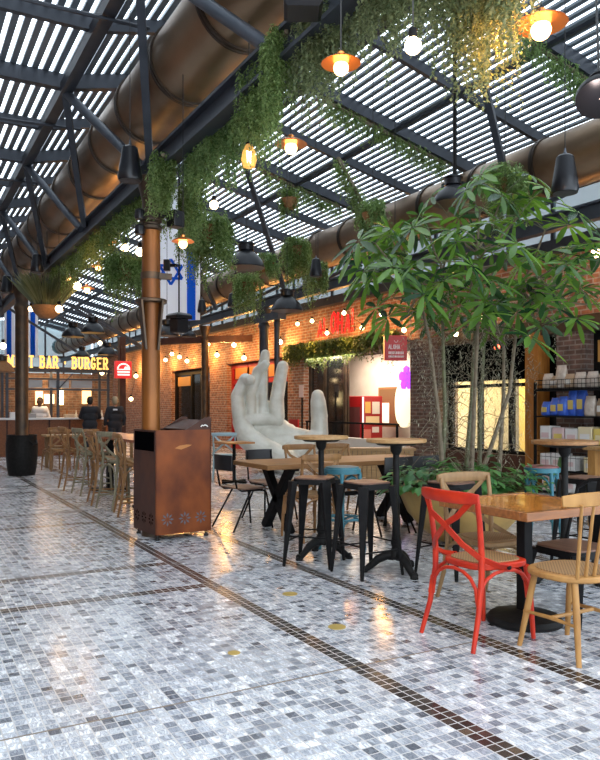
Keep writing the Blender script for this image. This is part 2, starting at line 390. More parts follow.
struct(MB().bar((7.9,15.0,3.5),(7.9,16.3,3.5),.22,.18).build('bracket_beam', steel, smooth=False))
struct(MB().bar((7.95,20.2,3.35),(9.6,20.0,3.45),.12,.2).build('bracket_beam', rustdark, smooth=False))
struct(MB().bar((7.95,20.2,3.35),(6.6,21.4,3.3),.12,.2).build('bracket_beam', rustdark, smooth=False))
# right facade: brick band over piers and shop openings
def wallbox(name, m, y0, y1, z0, z1, x0=9.5, x1=9.95): return struct(MB().span(x0, x1, y0, y1, z0, z1).build(name, m, smooth=False))
w = MB(); w.span(9.5, 9.95, 2.5, 40.6, 2.75, 3.86)
for a, b in ((27.4,40.6),(21.9,23.4),(16.8,17.7)): w.span(9.5, 9.95, a, b, 0, 2.75)
struct(w.build('wall_right', brick, smooth=False))
wd = MB()
for a, b in ((11.25,12.15),(7.75,8.3),(2.5,6.6)): wd.span(9.44, 9.95, a, b, 0, 2.75)
struct(wd.build('wall_right_piers', brickd, smooth=False))
wallbox('trim_eave', steel, 2.5, 40.6, 3.86, 4.06, 9.3, 10.1)
wallbox('trim_lintel', collar, 2.5, 11.25, 2.55, 2.8, 9.42, 9.9)
wallbox('wall_back_of_shops', mat('shop_dark', (.03,.024,.02), .8), 2.5, 40.6, 0, 2.75, 13.4, 13.5)
wallbox('ceiling_shops', mat('shop_ceiling', (.05,.04,.035), .8), 2.5, 40.6, 2.75, 2.8, 9.96, 13.5)
for y in (11.6, 19.5, 22.4): wallbox('wall_shop_partition', white if y in (11.6,) else brickd, y, y+.1, 0, 2.75, 9.96, 13.4)
cl = MB(); y = 2.5
while y < 40.7: cl.span(9.56, 9.62, y-.03, y+.03, 4.06, 4.86); y += 1.0
cl.span(9.55, 9.63, 2.5, 40.6, 4.44, 4.48); 
struct(cl.build('window_clerestory_frame', steel, smooth=False))
gm, nt, b = new_mat('pale_glass'); b.inputs['Base Color'].default_value = (.20,.34,.38,1); b.inputs['Roughness'].default_value = .15; b.inputs['Alpha'].default_value = .7
struct(MB().span(9.58, 9.59, 2.5, 40.6, 4.06, 4.86).build('window_clerestory', gm, smooth=False))
# openings
def window(n, y0, y1, z0, z1, fm, gmat, x=9.72, t=.08, mull=(), transom=None):
    m = MB()
    for yy in (y0+t/2, y1-t/2)+tuple(mull): m.span(x-.06, x+.06, yy-t/2, yy+t/2, z0, z1)
    for zz in (z0+t/2, z1-t/2)+((transom,) if transom else ()): m.span(x-.058, x+.058, y0, y1, zz-t/2, zz+t/2)
    f = struct(m.build('window_%d_frame' % n, fm, smooth=False))
    if gmat: struct(MB().span(x-.008, x+.008, y0, y1, z0, z1).build('window_%d' % n, gmat, smooth=False))
clear, nt, b = new_mat('clear_glass'); b.inputs['Base Color'].default_value = (.9,.93,.92,1); b.inputs['Roughness'].default_value = .03; b.inputs['Alpha'].default_value = .12
window(1, 23.4, 27.4, 0, 2.72, blackm, glassd, mull=(24.6,25.6), t=.16)
window(2, 17.7, 21.9, 0, 2.72, redf, glassd, mull=(19.6,20.6), transom=2.15, t=.14)
window(3, 15.0, 16.8, 0, 2.72, collar, glassd, mull=(16.0,), t=.09)
window(4, 8.75, 11.2, .5, 2.55, blackm, clear, mull=(9.55,10.35), transom=1.75, t=.06)
wallbox('wall_window_sill', rustdark, 8.75, 11.25, 0, .5, 9.55, 9.9)
window(5, 6.6, 7.75, 0, 2.55, blackm, glassd, mull=(7.0,), transom=2.0, t=.1)
wallbox('window_2_transom', mat('orange_transom',(.55,.2,.04),.4), 18.0, 21.6, 2.25, 2.6, 9.66, 9.7)
wallbox('wall_window_head', voidm, 8.9, 11.2, 1.84, 2.56, 9.5, 9.64)
wallbox('window_5_panel', mat('amber_panel',(.55,.30,.08),.4), 7.1, 7.66, 2.06, 2.4, 9.64, 9.7)
wallbox('window_1_panel', mat('amber_panel',(.55,.30,.08),.4), 25.7, 27.0, 2.15, 2.5, 9.64, 9.7)
wallbox('trim_post', wood('shop_post', (.42,.17,.035), (.26,.10,.02), .35, (8,8,1)), 8.62, 8.90, 0, 2.6, 9.36, 9.64)
# lit shop behind window 4
wallbox('wall_lit_shop', mat('cream_wall', (.85,.68,.30), .7), 8.4, 11.2, 0, 2.75, 11.6, 11.7)
# open-front shop with pale wall, low white wall and a rail
wallbox('wall_shop_pale', white, 11.7, 19.5, 0, 2.75, 11.2, 11.3)
wallbox('wall_dark_screen', blackm, 8.28, 8.78, 0, 2.6, 9.75, 9.85)  # added black panel, hides the lit shop so this gap stays dark
wallbox('wall_low_white', mat('low_white_wall', (.60,.58,.54), .6), 11.8, 15.9, 0, .66, 8.85, 9.05)
# end wall far away: dark below, pale glazing above
struct(MB().span(-3.4, 9.5, 40.6, 40.8, 0, 2.7).build('wall_end', brickd, smooth=False))
e = MB(); x = -3.4
while x < 9.6: e.span(x-.04, x+.04, 40.6, 40.7, 2.7, 5.9); x += .95
e.span(-3.4, 9.5, 40.6, 40.7, 2.7, 2.85); e.span(-3.4, 9.5, 40.6, 40.7, 4.0, 4.1)
struct(e.build('window_end_frame', steel, smooth=False))
struct(MB().span(-3.4, 9.5, 40.72, 40.73, 2.7, 5.9).build('window_end', gm, smooth=False))
struct(MB().span(-3.6, -3.4, -.9, 40.6, 0, 5.2).build('wall_left_light_block', brick, smooth=False))  # unseen wall, added to keep side light off the bin box
# ---------------------------------------------------------------- air ducts
def duct(x, z, r, rings, label):
    t = thing('air_duct', label, 'air duct', (x, 0, z))
    m = MB(); m.tube([(0, YA, 0), (0, YB, 0)], r, 40); m.build('pipe', bronze, t)
    s = MB(); s.bar((.21*r/.38, YA, -r*.87), (.21*r/.38, YB, -r*.87), .012, .02); s.build('seam', bronzed, t)
    for y in rings:
        b = MB(); b.lathe([(r-.005,-.035),(r+.022,-.035),(r+.022,-.008),(r+.008,-.004),(r+.008,.004),(r+.022,.008),(r+.022,.035),(r-.005,.035)], (0,y,0), 40, 0, Matrix.Rotation(PI/2, 3, 'X'))
        b.build('flange', bronzed, t)
rings = [.6+1.22*k for k in range(34)]
duct(2.5, 4.69, .38, rings, 'wide bronze air duct running along the beam above the column with the rusted bin box')
duct(7.9, 4.66, .38, [r+.35 for r in rings], 'wide bronze air duct running along the brick shop side behind the big tree')
# ---------------------------------------------------------------- seats
def arch(p, q, drop, n=9, flat=.25):      # bentwood brace: up from p, over and down to q
    p = Vector(p); q = Vector(q); out = []
    for i in range(n):
        a = PI*i/(n-1); f = (1-math.cos(a))/2
        c = p.lerp(q, f); c.z += math.sin(a)**.7*drop; out.append(c)
    return out
RECT = lambda w, h: [(-w/2,-h/2),(w/2,-h/2),(w/2,h/2),(-w/2,h/2)]
def rounded(w0, w1, d0, d1, n=6, r=.35):
    # seat outline: width w0 at the back, w1 at the front
    pts = []
    for i in range(28):
        a = 2*PI*i/28; c, s = math.cos(a), math.sin(a)
        e = .55
        x = math.copysign(abs(c)**e, c); y = math.copysign(abs(s)**e, s)
        w = w0+(w1-w0)*(y+1)/2
        pts.append((x*w/2, d0+(d1-d0)*(y+1)/2))
    return pts
def crossback(name, cat, wm, sm, sh=.46, top=.88, foot=False, label='x'):
    t = thing(name, label, cat)
    out = rounded(.35, .43, -.20, .21)
    sf = MB().prism(out, sh-.035, sh).build('seat_frame', wm, t, bevel=.008)
    ins = [(x*.84, y*.84) for x, y in out]
    MB().prism(ins, sh-.004, sh+.006).build('seat_panel', sm, sf, bevel=.003)
    for sx in (-1, 1):
        m = MB(); m.tube([(sx*.215,-.29,0),(sx*.20,-.235,sh*.4),(sx*.19,-.20,sh*.85),(sx*.19,-.20,sh+.06),(sx*.20,-.225,sh+.25),(sx*.208,-.255,top-.03)], [.013,.016,.018,.018,.016,.015], 10); m.build('leg', wm, t)
        m = MB(); m.tube([(sx*.20,.205,0),(sx*.192,.19,sh*.5),(sx*.18,.165,sh-.03)], [.013,.017,.018], 10); m.build('leg', wm, t)
        # flat strip from the post top across to the other side of the seat
        m = MB(); m.sweep([(sx*.205,-.27,top-.03),(sx*.11,-.305,top-.14),(0,-.30+.004*sx,sh+.22),(-sx*.11,-.27,sh+.12),(-sx*.19,-.215,sh+.05),(-sx*.222,-.10,sh+.0),(-sx*.215,.0,sh-.02)], RECT(.034,.009), up=(0,1,0)); m.build('cross_brace', wm, t)
        m = MB(); m.tube(arch((sx*.20,-.235,sh*.52),(sx*.19,.185,sh*.52), sh*.40), .011, 8); m.build('leg_brace', wm, t)
    for y in (-.215, .18):
        m = MB(); m.tube(arch((-.185,y-.01,sh*.52),(.185,y-.01,sh*.52), sh*.40), .011, 8); m.build('leg_brace', wm, t)
    m = MB(); n = 11; pts = []
    for i in range(n):
        f = -1+2*i/(n-1); pts.append((f*.232, -.262-.055*(1-f*f), top-.035))
    m.sweep(pts, [(-.010,-.036),(.010,-.036),(.016,-.02),(.018,.01),(.012,.034),(-.010,.034),(-.016,.01),(-.015,-.02)], scales=[.72,.92]+[1]*7+[.92,.72]); m.build('top_rail', wm, t, bevel=.004)
    if foot:
        for y in (-.245, .195): MB().tube([(-.195,y,.24),(.195,y,.24)], .011, 8).build('foot_rail', wm, t)
        for sx in (-.195, .195): MB().tube([(sx,-.25,.17),(sx,.20,.17)], .011, 8).build('foot_rail', wm, t)
    else:
        for sx in (-1,1): MB().ball((sx*.224,-.02,sh-.018), .014, 10).build('bolt', blackm, sf)
    return t
def spindleback(label='x'):
    t = thing('spindle_back_chair', label, 'chair'); sh = .455
    out = [(.225*math.copysign(abs(math.cos(2*PI*i/32))**.8, math.cos(2*PI*i/32))*(1+.06*math.sin(2*PI*i/32)), .215*math.copysign(abs(math.sin(2*PI*i/32))**.8, math.sin(2*PI*i/32))) for i in range(32)]
    sf = MB().prism(out, sh-.035, sh).build('seat_frame', beech, t, bevel=.01)
    MB().prism([(x*.82, y*.82) for x, y in out], sh-.003, sh+.005).build('seat_panel', cane, sf, bevel=.003)
    for sx, sy in ((-1,-1),(1,-1),(-1,1),(1,1)):
        MB().tube([(sx*.195,sy*.205,0),(sx*.165,sy*.165,sh*.55),(sx*.145,sy*.135,sh-.03)], [.014,.019,.018], 12).build('leg', beech, t)
    for sx in (-1, 1): MB().tube([(sx*.18,-.185,.20),(sx*.175,0,.205),(sx*.18,.185,.20)], [.009,.012,.009], 8).build('stretcher', beech, t)
    MB().tube([(-.178,0,.205),(.178,0,.205)], .011, 8).build('stretcher', beech, t)
    for i in range(7):
        f = -1+2*i/6; MB().tube([(f*.155,-.19+.03*abs(f),sh-.01),(f*.22,-.245+.015*abs(f),sh+.22),(f*.27,-.285,sh+.40)], [.011,.0095,.0085], 8).build('spindle', beech, t)
    pts = [(f*.345, -.29+.085*f*f-.02, sh+.415+.012*(1-f*f)) for f in [-1+2*i/14 for i in range(15)]]
    MB().sweep(pts, [(-.013,-.03),(.011,-.034),(.013,.0),(.008,.038),(-.008,.038),(-.014,0)], scales=[.75,.9]+[1]*11+[.9,.75]).build('crest_rail', beech, t, bevel=.004)
    return t
def tolix(label='x', sh=.75, sm=None, w=.155, back=False):
    t = thing('metal_chair' if back else 'metal_bar_stool', label, 'chair' if back else 'stool')
    def sq(r, k=.75): return [(r*math.copysign(abs(math.cos(2*PI*i/32))**(.42), math.cos(2*PI*i/32)), r*math.copysign(abs(math.sin(2*PI*i/32))**.42, math.sin(2*PI*i/32))) for i in range(32)]
    m = MB(); o1 = sq(w); o2 = sq(w*1.06); n = len(o1)
    m.add([(x,y,sh-.012) for x,y in o1]+[(x,y,sh-.055) for x,y in o2], [(i,(i+1)%n,(i+1)%n+n,i+n) for i in range(n)]+[tuple(range(n))])
    m.build('seat_rim', blackm, t)
    MB().prism(o1, sh-.014, sh).build('seat', sm or plyd, t, bevel=.006)
    f = w*1.32
    for sx in (-1,1):
        for sy in (-1,1):
            m = MB(); c = Vector((-sx,-sy,0)).normalized()
            m.bar((sx*w*.93,sy*w*.93,sh-.03),(sx*f,sy*f,.004),.085,.055,up=c,w2=.026,h2=.022)
            m.build('leg', blackm, t, bevel=.006)
    if not back:
        z = sh*.28; q = w+(f-w)*.70
        for a, b in (((-q,-q),(q,-q)),((-q,q),(q,q))): MB().tube([(*a,z),(*b,z)], .007, 6).build('foot_rail', blackm, t)
        for a, b in (((-q,-q),(-q,q)),((q,-q),(q,q))): MB().tube([(*a,z+.05),(*b,z+.05)], .007, 6).build('foot_rail', blackm, t)
    else:
        m = MB(); pts = [(-w*.95,-w*.7,sh-.02),(-w*.98,-w*1.1,sh+.2),(-w*.9,-w*1.25,sh+.34),(-w*.5,-w*1.4,sh+.40),(0,-w*1.45,sh+.41),(w*.5,-w*1.4,sh+.40),(w*.9,-w*1.25,sh+.34),(w*.98,-w*1.1,sh+.2),(w*.95,-w*.7,sh-.02)]
        m.tube(pts, .012, 8); m.build('back_frame', blackm, t)
        MB().sweep([(0,-w*1.0,sh-.01),(0,-w*1.2,sh+.2),(0,-w*1.43,sh+.40)], RECT(.006,.07), up=(1,0,0)).build('backrest', blackm, t)
    return t
def bentstool(wm, sm, name='bentwood_bar_stool', sh=.78, r=.175, label='x'):
    t = thing(name, label, 'stool')
    MB().lathe([(r*.9,sh-.06),(r,sh-.055),(r,sh-.012),(r*.93,sh-.008)], seg=32).build('seat_ring', wm, t)
    MB().lathe([(r*.93,sh-.012),(r*.9,sh+.004),(r*.6,sh+.012),(.001,sh+.012)], seg=32).build('seat', sm, t)
    for k in range(4):
        a = PI/4+k*PI/2; c, s = math.cos(a), math.sin(a); b = a+PI/2; c2, s2 = math.cos(b), math.sin(b)
        MB().tube([(c*r*1.22,s*r*1.22,0),(c*r*1.08,s*r*1.08,sh*.35),(c*r*.93,s*r*.93,sh-.05)], [.015,.018,.02], 10).build('leg', wm, t)
        MB().tube(arch((c*r*1.0,s*r*1.0,sh-.34),(c2*r*1.0,s2*r*1.0,sh-.34), .25), .010, 8).build('leg_brace', wm, t)
        MB().tube(arch((c*r*1.1,s*r*1.1,.16),(c2*r*1.1,s2*r*1.1,.16), .14), .010, 8).build('leg_brace', wm, t)
    MB().tube([(r*1.08*math.cos(2*PI*i/24), r*1.08*math.sin(2*PI*i/24), .30) for i in range(24)], .010, 8, closed=True).build('foot_ring', wm, t)
    return t
def schoolchair(label='x'):
    t = thing('tube_frame_chair', label, 'chair'); sh = .45
    for sx in (-1,1):
        m = MB(); m.tube([(sx*.23,.24,0),(sx*.19,.18,sh-.05),(sx*.185,.13,sh-.02),(sx*.185,-.14,sh-.02),(sx*.185,-.20,sh+.02),(sx*.18,-.235,sh+.18),(sx*.17,-.26,sh+.36)], .011, 8); m.build('frame', blackm, t)
        MB().tube([(sx*.235,-.27,0),(sx*.19,-.03,sh-.03)], .011, 8).build('leg', blackm, t)
    MB().tube([(-.185,.13,sh-.03),(.185,.13,sh-.03)], .009, 6).build('cross_bar', blackm, t)
    m = MB()
    m.sweep([(0,-.20,sh+.012),(0,-.1,sh-.004),(0,.05,sh+.0),(0,.16,sh+.004),(0,.21,sh-.02)], RECT(.014,.40), up=(1,0,0)); 
    m.build('seat', plyd, t, bevel=.004)
    b = MB(); pts = [(f*.19, -.262-.035*(1-f*f), sh+.29) for f in [-1+2*i/10 for i in range(11)]]
    b.sweep(pts, RECT(.012,.17)); b.build('backrest', mat('black_ply',(.018,.018,.02),.4) if 'black_ply' not in bpy.data.materials else bpy.data.materials['black_ply'], t, bevel=.004)
    return t
def bistro(label='x', h=1.09, r=.245, wm=None):
    t = thing('round_bar_table', label, 'table')
    MB().lathe([(r*.97,h-.03),(r,h-.025),(r,h-.006),(r*.985,h)], seg=40).build('tabletop', wm or oakl, t)
    MB().lathe([(r*.72,h-.034),(r*.62,h-.05),(.05,h-.055),(.045,h-.10),(.026,h-.13)], seg=24).build('top_plate', castiron, t)
    MB().lathe([(.026,h-.12),(.026,.62),(.034,.60),(.034,.57),(.028,.55),(.034,.30),(.045,.24),(.034,.21),(.05,.17),(.058,.13),(.04,.11)], seg=18).build('post', castiron, t)
    for k in range(3):
        a = 2*PI*k/3+.35; c, s = math.cos(a), math.sin(a)
        P = lambda q, z: (c*q, s*q, z)
        m = MB(); m.tube([P(.02,.135),P(.08,.14),P(.15,.105),P(.205,.055),P(.245,.026),P(.275,.028)], [.036,.038,.034,.028,.026,.030], 10)
        m.lathe([(.03,0),(.034,.012),(.02,.03)], P(.262,0), 12); m.build('foot', castiron, t)
    return t
red = place('redchair', lambda: crossback('cross_back_chair', 'chair', redp, cane), (3.045,3.225,0), -PI/2+.03, 'red painted cross-back wooden chair with woven seat at the square table')
place('tanchair', lambda: crossback('cross_back_chair', 'chair', tanw, cane), (3.56,3.72,0), PI-.08, 'tan bentwood cross-back chair tucked behind the square table and red chair')
place('spindle', spindleback, (3.285,2.775,0), .0, 'pale beech spindle-back chair with cane seat in front of the square table')
place('blackchair', lambda: tolix(sh=.455, w=.19, back=True), (3.86,3.25,0), PI/2, 'black metal chair with brown seat on the far right side of the square table')
place('tolix', tolix, (3.155,5.39,0), .72, 'black metal bar stool with brown seat beside the teal bar stool')
place('tolix', tolix, (3.335,4.86,0), .06, 'black metal bar stool with brown seat nearest the round table with cast-iron clawed foot')
place('tolix', tolix, (3.93,4.52,0), .2, 'black metal bar stool mostly hidden behind the red and tan cross-back chairs')
place('tolix', tolix, (5.2,4.25,0), .1, 'black metal bar stool at the right edge, behind the spindle-back chair')
place('teal1', lambda: bentstool(teal, teal), (3.70,5.80,0), .2, 'teal round bentwood bar stool between the two black metal bar stools')
place('teal2', lambda: bentstool(teal, seatred, sh=.76), (5.62,5.12,0), .5, 'teal bentwood bar stool with dark red seat near the grocery shelf')
place('bistro', bistro, (3.57,4.78,0), .1, 'small round wooden bar table on a cast-iron post next to the planter')
place('bistro', bistro, (3.36,5.62,0), .9, 'small round wooden bar table in front of the stone hand')
place('bistro3', lambda: bistro(wm=oak, r=.25), (4.55,3.92,0), .5, 'small round wooden bar table in front of the grocery shelf')
# square table in front
t = thing('square_table', 'varnished square wooden table on a black post with round foot', 'table', (3.54,3.37,0))
MB().span(-.33,.33,-.33,.33,.70,.738).build('tabletop', honey, t, bevel=.003)
f = MB()
for a in ((-.385,.385,-.385,-.33),(-.385,.385,.33,.385),(-.385,-.33,-.33,.33),(.33,.385,-.33,.33)): f.span(*a,.69,.742)
f.build('edge_rail', rail, t, bevel=.004)
MB().span(-.118,-.048,-.113,-.043,.05,.69).build('post', blackm, t, bevel=.004)
MB().lathe([(.23,0),(.235,.02),(.215,.045),(.12,.062),(.07,.075),(.05,.08)], (-.083,-.078,0), seg=36).build('foot', castiron, t)
# long table with X legs
t = thing('cross_legged_table', 'long wooden table with black X-shaped legs beside the stone hand', 'table', (4.45,7.07,0))
MB().span(-1.12,1.12,-.43,.43,.70,.75).build('tabletop', oak, t, bevel=.005)
for x in (-.78, .80):
    m = MB()
    for s in (-1,1): m.bar((x,-s*.30,0),(x,s*.30,.70),.10,.075,up=(1,0,0))
    m.span(x-.05,x+.05,-.40,.40,.675,.70); m.build('leg', blackm, t, bevel=.004)
MB().bar((-.78,0,.35),(.80,0,.35),.05,.05).build('stretcher', blackm, t)
place('school', schoolchair, (3.42,7.42,0), -PI/2+.12, 'black tube-framed chair at the end of the long X-legged table, by the rusted bin box')
place('school', schoolchair, (3.96,7.82,0), PI+.1, 'black chair on the hand side of the long table, only its back rim showing')
place('school', schoolchair, (4.62,6.42,0), .05, 'black chair at the long table just behind the teal bar stool')
place('school', schoolchair, (5.05,6.45,0), -.05, 'brown-backed dark chair at the long table beside the cast-iron post')
place('midtan', lambda: crossback('cross_back_chair', 'chair', brownw, cane), (3.74,6.52,0), .0, 'brown cross-back chair at the near side of the long X-legged table')
place('midtan', None, (4.45,7.74,0), PI-.05, 'brown cross-back chair facing out from the hand side of the long table')
place('midtan', None, (4.98,7.70,0), PI+.05, 'brown cross-back chair across the long table from the teal stool')
# behind the bin box
place('blue', lambda: crossback('cross_back_chair', 'chair', paleb, paleb), (5.45,12.7,0), -.4, 'pale blue cross-back chair beyond the rusted bin box, at the small pedestal table')
t = thing('pedestal_table', 'small orange-topped pedestal table with black foot beside the pale blue chair', 'table', (5.3,11.9,0))
MB().span(-.28,.28,-.28,.28,.70,.73).build('tabletop', wood('orange_oak',(.50,.23,.06),(.38,.16,.04),.35), t, bevel=.003)
m = MB(); m.lathe([(.03,.03),(.03,.70)], seg=10); m.build('post', blackm, t)
for k in range(2):
    a = k*PI/2+.4; MB().bar((-.28*math.cos(a),-.28*math.sin(a),.02),(.28*math.cos(a),.28*math.sin(a),.02),.06,.035).build('foot', blackm, t)
# counter-height table with cross-back stools, along the left aisle
t = thing('counter_table', 'long reddish counter-height table between the rows of cross-back stools', 'table', (3.08,10.7,0))
MB().span(-.32,.32,-1.75,1.75,.87,.91).build('tabletop', wood('red_oak',(.40,.14,.06),(.28,.09,.04),.35), t, bevel=.004)
for y in (-1.2,1.2):
    MB().span(-.05,.05,y-.05,y+.05,.03,.87).build('post', blackm, t); MB().span(-.28,.28,y-.16,y+.16,0,.03).build('foot', blackm, t)
def cstool(wm): return lambda: crossback('cross_back_bar_stool', 'stool', wm, cane, .65, 1.03, True)
G = 'cross-back stools at the counter table'
place('cs_brown', cstool(brownw), (2.66,12.25,0), -PI/2, 'brown cross-back bar stool nearest the black barrel planter', G)
place('cs_grey', cstool(greyw), (2.72,11.45,0), -PI/2+.1, 'grey-green cross-back bar stool, second from the black barrel planter', G)
place('cs_brown', None, (2.66,10.25,0), -PI/2-.1, 'brown cross-back bar stool in the middle of the aisle row', G)
place('cs_grey', None, (2.68,9.65,0), -PI/2+.25, 'grey-green cross-back bar stool, second from the rusted bin box', G)
place('cs_brown', None, (2.70,9.0,0), -PI/2-.15, 'brown cross-back bar stool nearest the rusted bin box', G)
place('cs_grey', None, (3.62,10.1,0), PI/2, 'grey-green cross-back bar stool across the counter table, by the bin box', G)
place('cs_brown', None, (3.62,11.3,0), PI/2-.1, 'brown cross-back bar stool across the counter table, towards the bar', G)
# tables in front of the bar
def lowtable(label='x'):
    t = thing('dining_table', label, 'table')
    MB().span(-.6,.6,-.35,.35,.70,.74).build('tabletop', oakl, t, bevel=.004)
    for sx in (-.5,.5):
        for sy in (-.27,.27): MB().span(sx-.03,sx+.03,sy-.03,sy+.03,0,.70).build('leg', tanw, t)
    return t
place('low', lowtable, (3.45,16.6,0), 0, 'pale wooden dining table in front of the bar, beside the barrel planter')
place('low', None, (5.1,16.2,0), 0, 'pale wooden dining table in front of the bar, behind the counter stools')
G = 'cross-back chairs in front of the bar'
place('bc', lambda: crossback('cross_back_chair', 'chair', brownw, cane), (2.98,16.05,0), .25, 'brown cross-back chair right beside the black barrel planter', G)
place('bc', None, (3.62,16.05,0), 0, 'brown cross-back chair pushed to the near side of the pale table by the barrel', G)
place('bc', None, (3.3,17.2,0), PI, 'brown cross-back chair on the bar side of the pale table by the barrel', G)
place('bc', None, (4.85,15.6,0), .1, 'brown cross-back chair half hidden behind the counter stools', G)
place('bc', None, (5.4,15.65,0), -.1, 'brown cross-back chair in front of the bar nearest the copper column', G)
# ---------------------------------------------------------------- rusted bin box around the column
t = thing('bin_box', 'tall rusted sheet-metal bin box with sloped lip wrapped around the copper column', 'bin', (2.565,7.37,0), .075)
x0,x1,y0,y1,H = -.31,.31,-.30,.30,1.115
fp = MB().span(x0,x1,y0,y0+.015,.06,H).build('front_panel', rust, t)
MB().span(x0,x1,y1-.015,y1,.06,H).build('back_panel', rustdark, t)
MB().span(x1-.015,x1,y0,y1,.06,H+.08).build('side_panel', rustdark, t)
m = MB(); m.span(x0-.001,x0+.013,y0+.0,y1,.06,.90); m.span(x0-.001,x0+.013,y0,y0+.03,.90,H); m.span(x0-.001,x0+.013,y1-.03,y1,.90,H); m.span(x0-.001,x0+.013,y0,y1,H-.02,H); sp_ = m.build('side_panel', rustdark, t)  # left face in darker rust: its shade is put into the colour
MB().span(x0,x0+.007,y0+.02,y1-.02,.89,H-.02).build('opening_shade', voidm, t)  # flat black sheet paints the darkness inside the side opening
for yy in (y0, y1-.015):
    m = MB(); M3 = Matrix(((1,0,0),(0,0,1),(0,1,0)))
    m.prism([(.02,H),(x1,H),(x1,H+.125),(x1-.06,H+.13)], yy, yy+.015, 0, M3); m.build('lip', rustdark, t)
m = MB(); m.bar((.03,0,H+.0),(x1-.05,0,H+.095),.57,.012,up=(0,0,1)); m.build('sloped_board', rustdark, t)
def flower(mb, c, ax, ay, nrm, R):
    c = Vector(c); ax = Vector(ax); ay = Vector(ay); nn = Vector(nrm)*.0012
    for k in range(8):
        a = k*PI/4; d = ax*math.cos(a)+ay*math.sin(a); p = ax*-math.sin(a)+ay*math.cos(a)
        mb.add([c+d*R*.25+nn, c+d*R*.65+p*R*.15+nn, c+d*R+nn, c+d*R*.65-p*R*.15+nn], [(0,1,2,3)])
cutm = mat('flower_cutout_blue', (.09,.095,.115), .5)
for xx in (-.18,.01,.19):
    m = MB(); flower(m, (xx,y0,.21), (1,0,0), (0,0,1), (0,-1,0), .07); m.build('flower_cutout', cutm, fp)
for yy in (-.19,0,.19):
    m = MB(); flower(m, (x0-.001,yy,.21), (0,1,0), (0,0,1), (-1,0,0), .07); m.build('flower_cutout', voidm, sp_)
for sx in (x0+.04,x1-.04):
    for sy in (y0+.04,y1-.04): MB().lathe([(.025,0),(.025,.02),(.012,.025),(.012,.06)], (sx,sy,0), 12).build('foot', rubber, t)
m = MB(); m.add([(-.10,y0-.001,.93),(-.03,y0-.001,.915),(.06,y0-.001,.945),(.09,y0-.001,.96),(.03,y0-.001,.965),(-.05,y0-.001,.955)], [(0,1,2,3,4,5)]); m.build('worn_mark', mat('bare_metal_mark',(.40,.15,.03),.5), fp)
m = MB(); m.tube([(.19,y0-.002,H+.03),(.205,y0-.002,H+.045),(.22,y0-.002,H+.04),(.235,y0-.002,H+.048),(.255,y0-.002,H+.043),(.27,y0-.002,H+.03)], .006, 5); m.build('paint_scribble', mat('white_paint',(.8,.78,.74),.6), t)
# black barrel around the second column
t = thing('barrel_planter', 'black ribbed barrel planter around the foot of the distant column', 'planter', (2.2,15.25,0))
m = MB(); m.lathe([(.25,0),(.28,.15),(.30,.4),(.30,.6),(.28,.76),(.29,.80),(.26,.80),(.25,.7),(.13,.68)], seg=28); m.build('barrel', castiron, t)
for a in (2.2, 5.3):
    m = MB(); c,s = math.cos(a),math.sin(a); m.tube([(c*.29-s*.08,s*.29+c*.08,.68),(c*.36-s*.05,s*.36+c*.05,.62),(c*.36+s*.05,s*.36-c*.05,.62),(c*.29+s*.08,s*.29-c*.08,.68)], .02, 8); m.build('handle', castiron, t)
# brass floor discs
for (u, v), lab in (((337,627),'worn brass disc set in the floor, nearest the red chair'),((290,594),'worn brass disc set in the floor, below the black stools'),((234,653),'small worn brass disc set in the pale floor, apart from the others')):
    d = EYE*FPX/(v-HOR); p = at(u, v, d)
    o = MB().lathe([(.055 if v != 653 else .035,0),(.055 if v != 653 else .035,.003),(.001,.003)], seg=24).build('floor_disc', mat('worn_brass',(.50,.36,.10),.5,.5) if 'worn_brass' not in bpy.data.materials else bpy.data.materials['worn_brass'], None, loc=(p.x,p.y,0))
    tag(o, lab, 'floor disc')
# ---------------------------------------------------------------- one continuous body out of limbs
def fused(name, parts, m, parent=None, voxel=.02, smooth=6):
    b = MB()
    for q in parts: b.capsule(q[0], q[1], q[2], q[3], 16)
    o = b.build(name, m, parent)
    r = o.modifiers.new('fuse', 'REMESH'); r.mode = 'VOXEL'; r.voxel_size = voxel; r.use_smooth_shade = True
    s = o.modifiers.new('soften', 'SMOOTH'); s.factor = .5; s.iterations = smooth
    return o
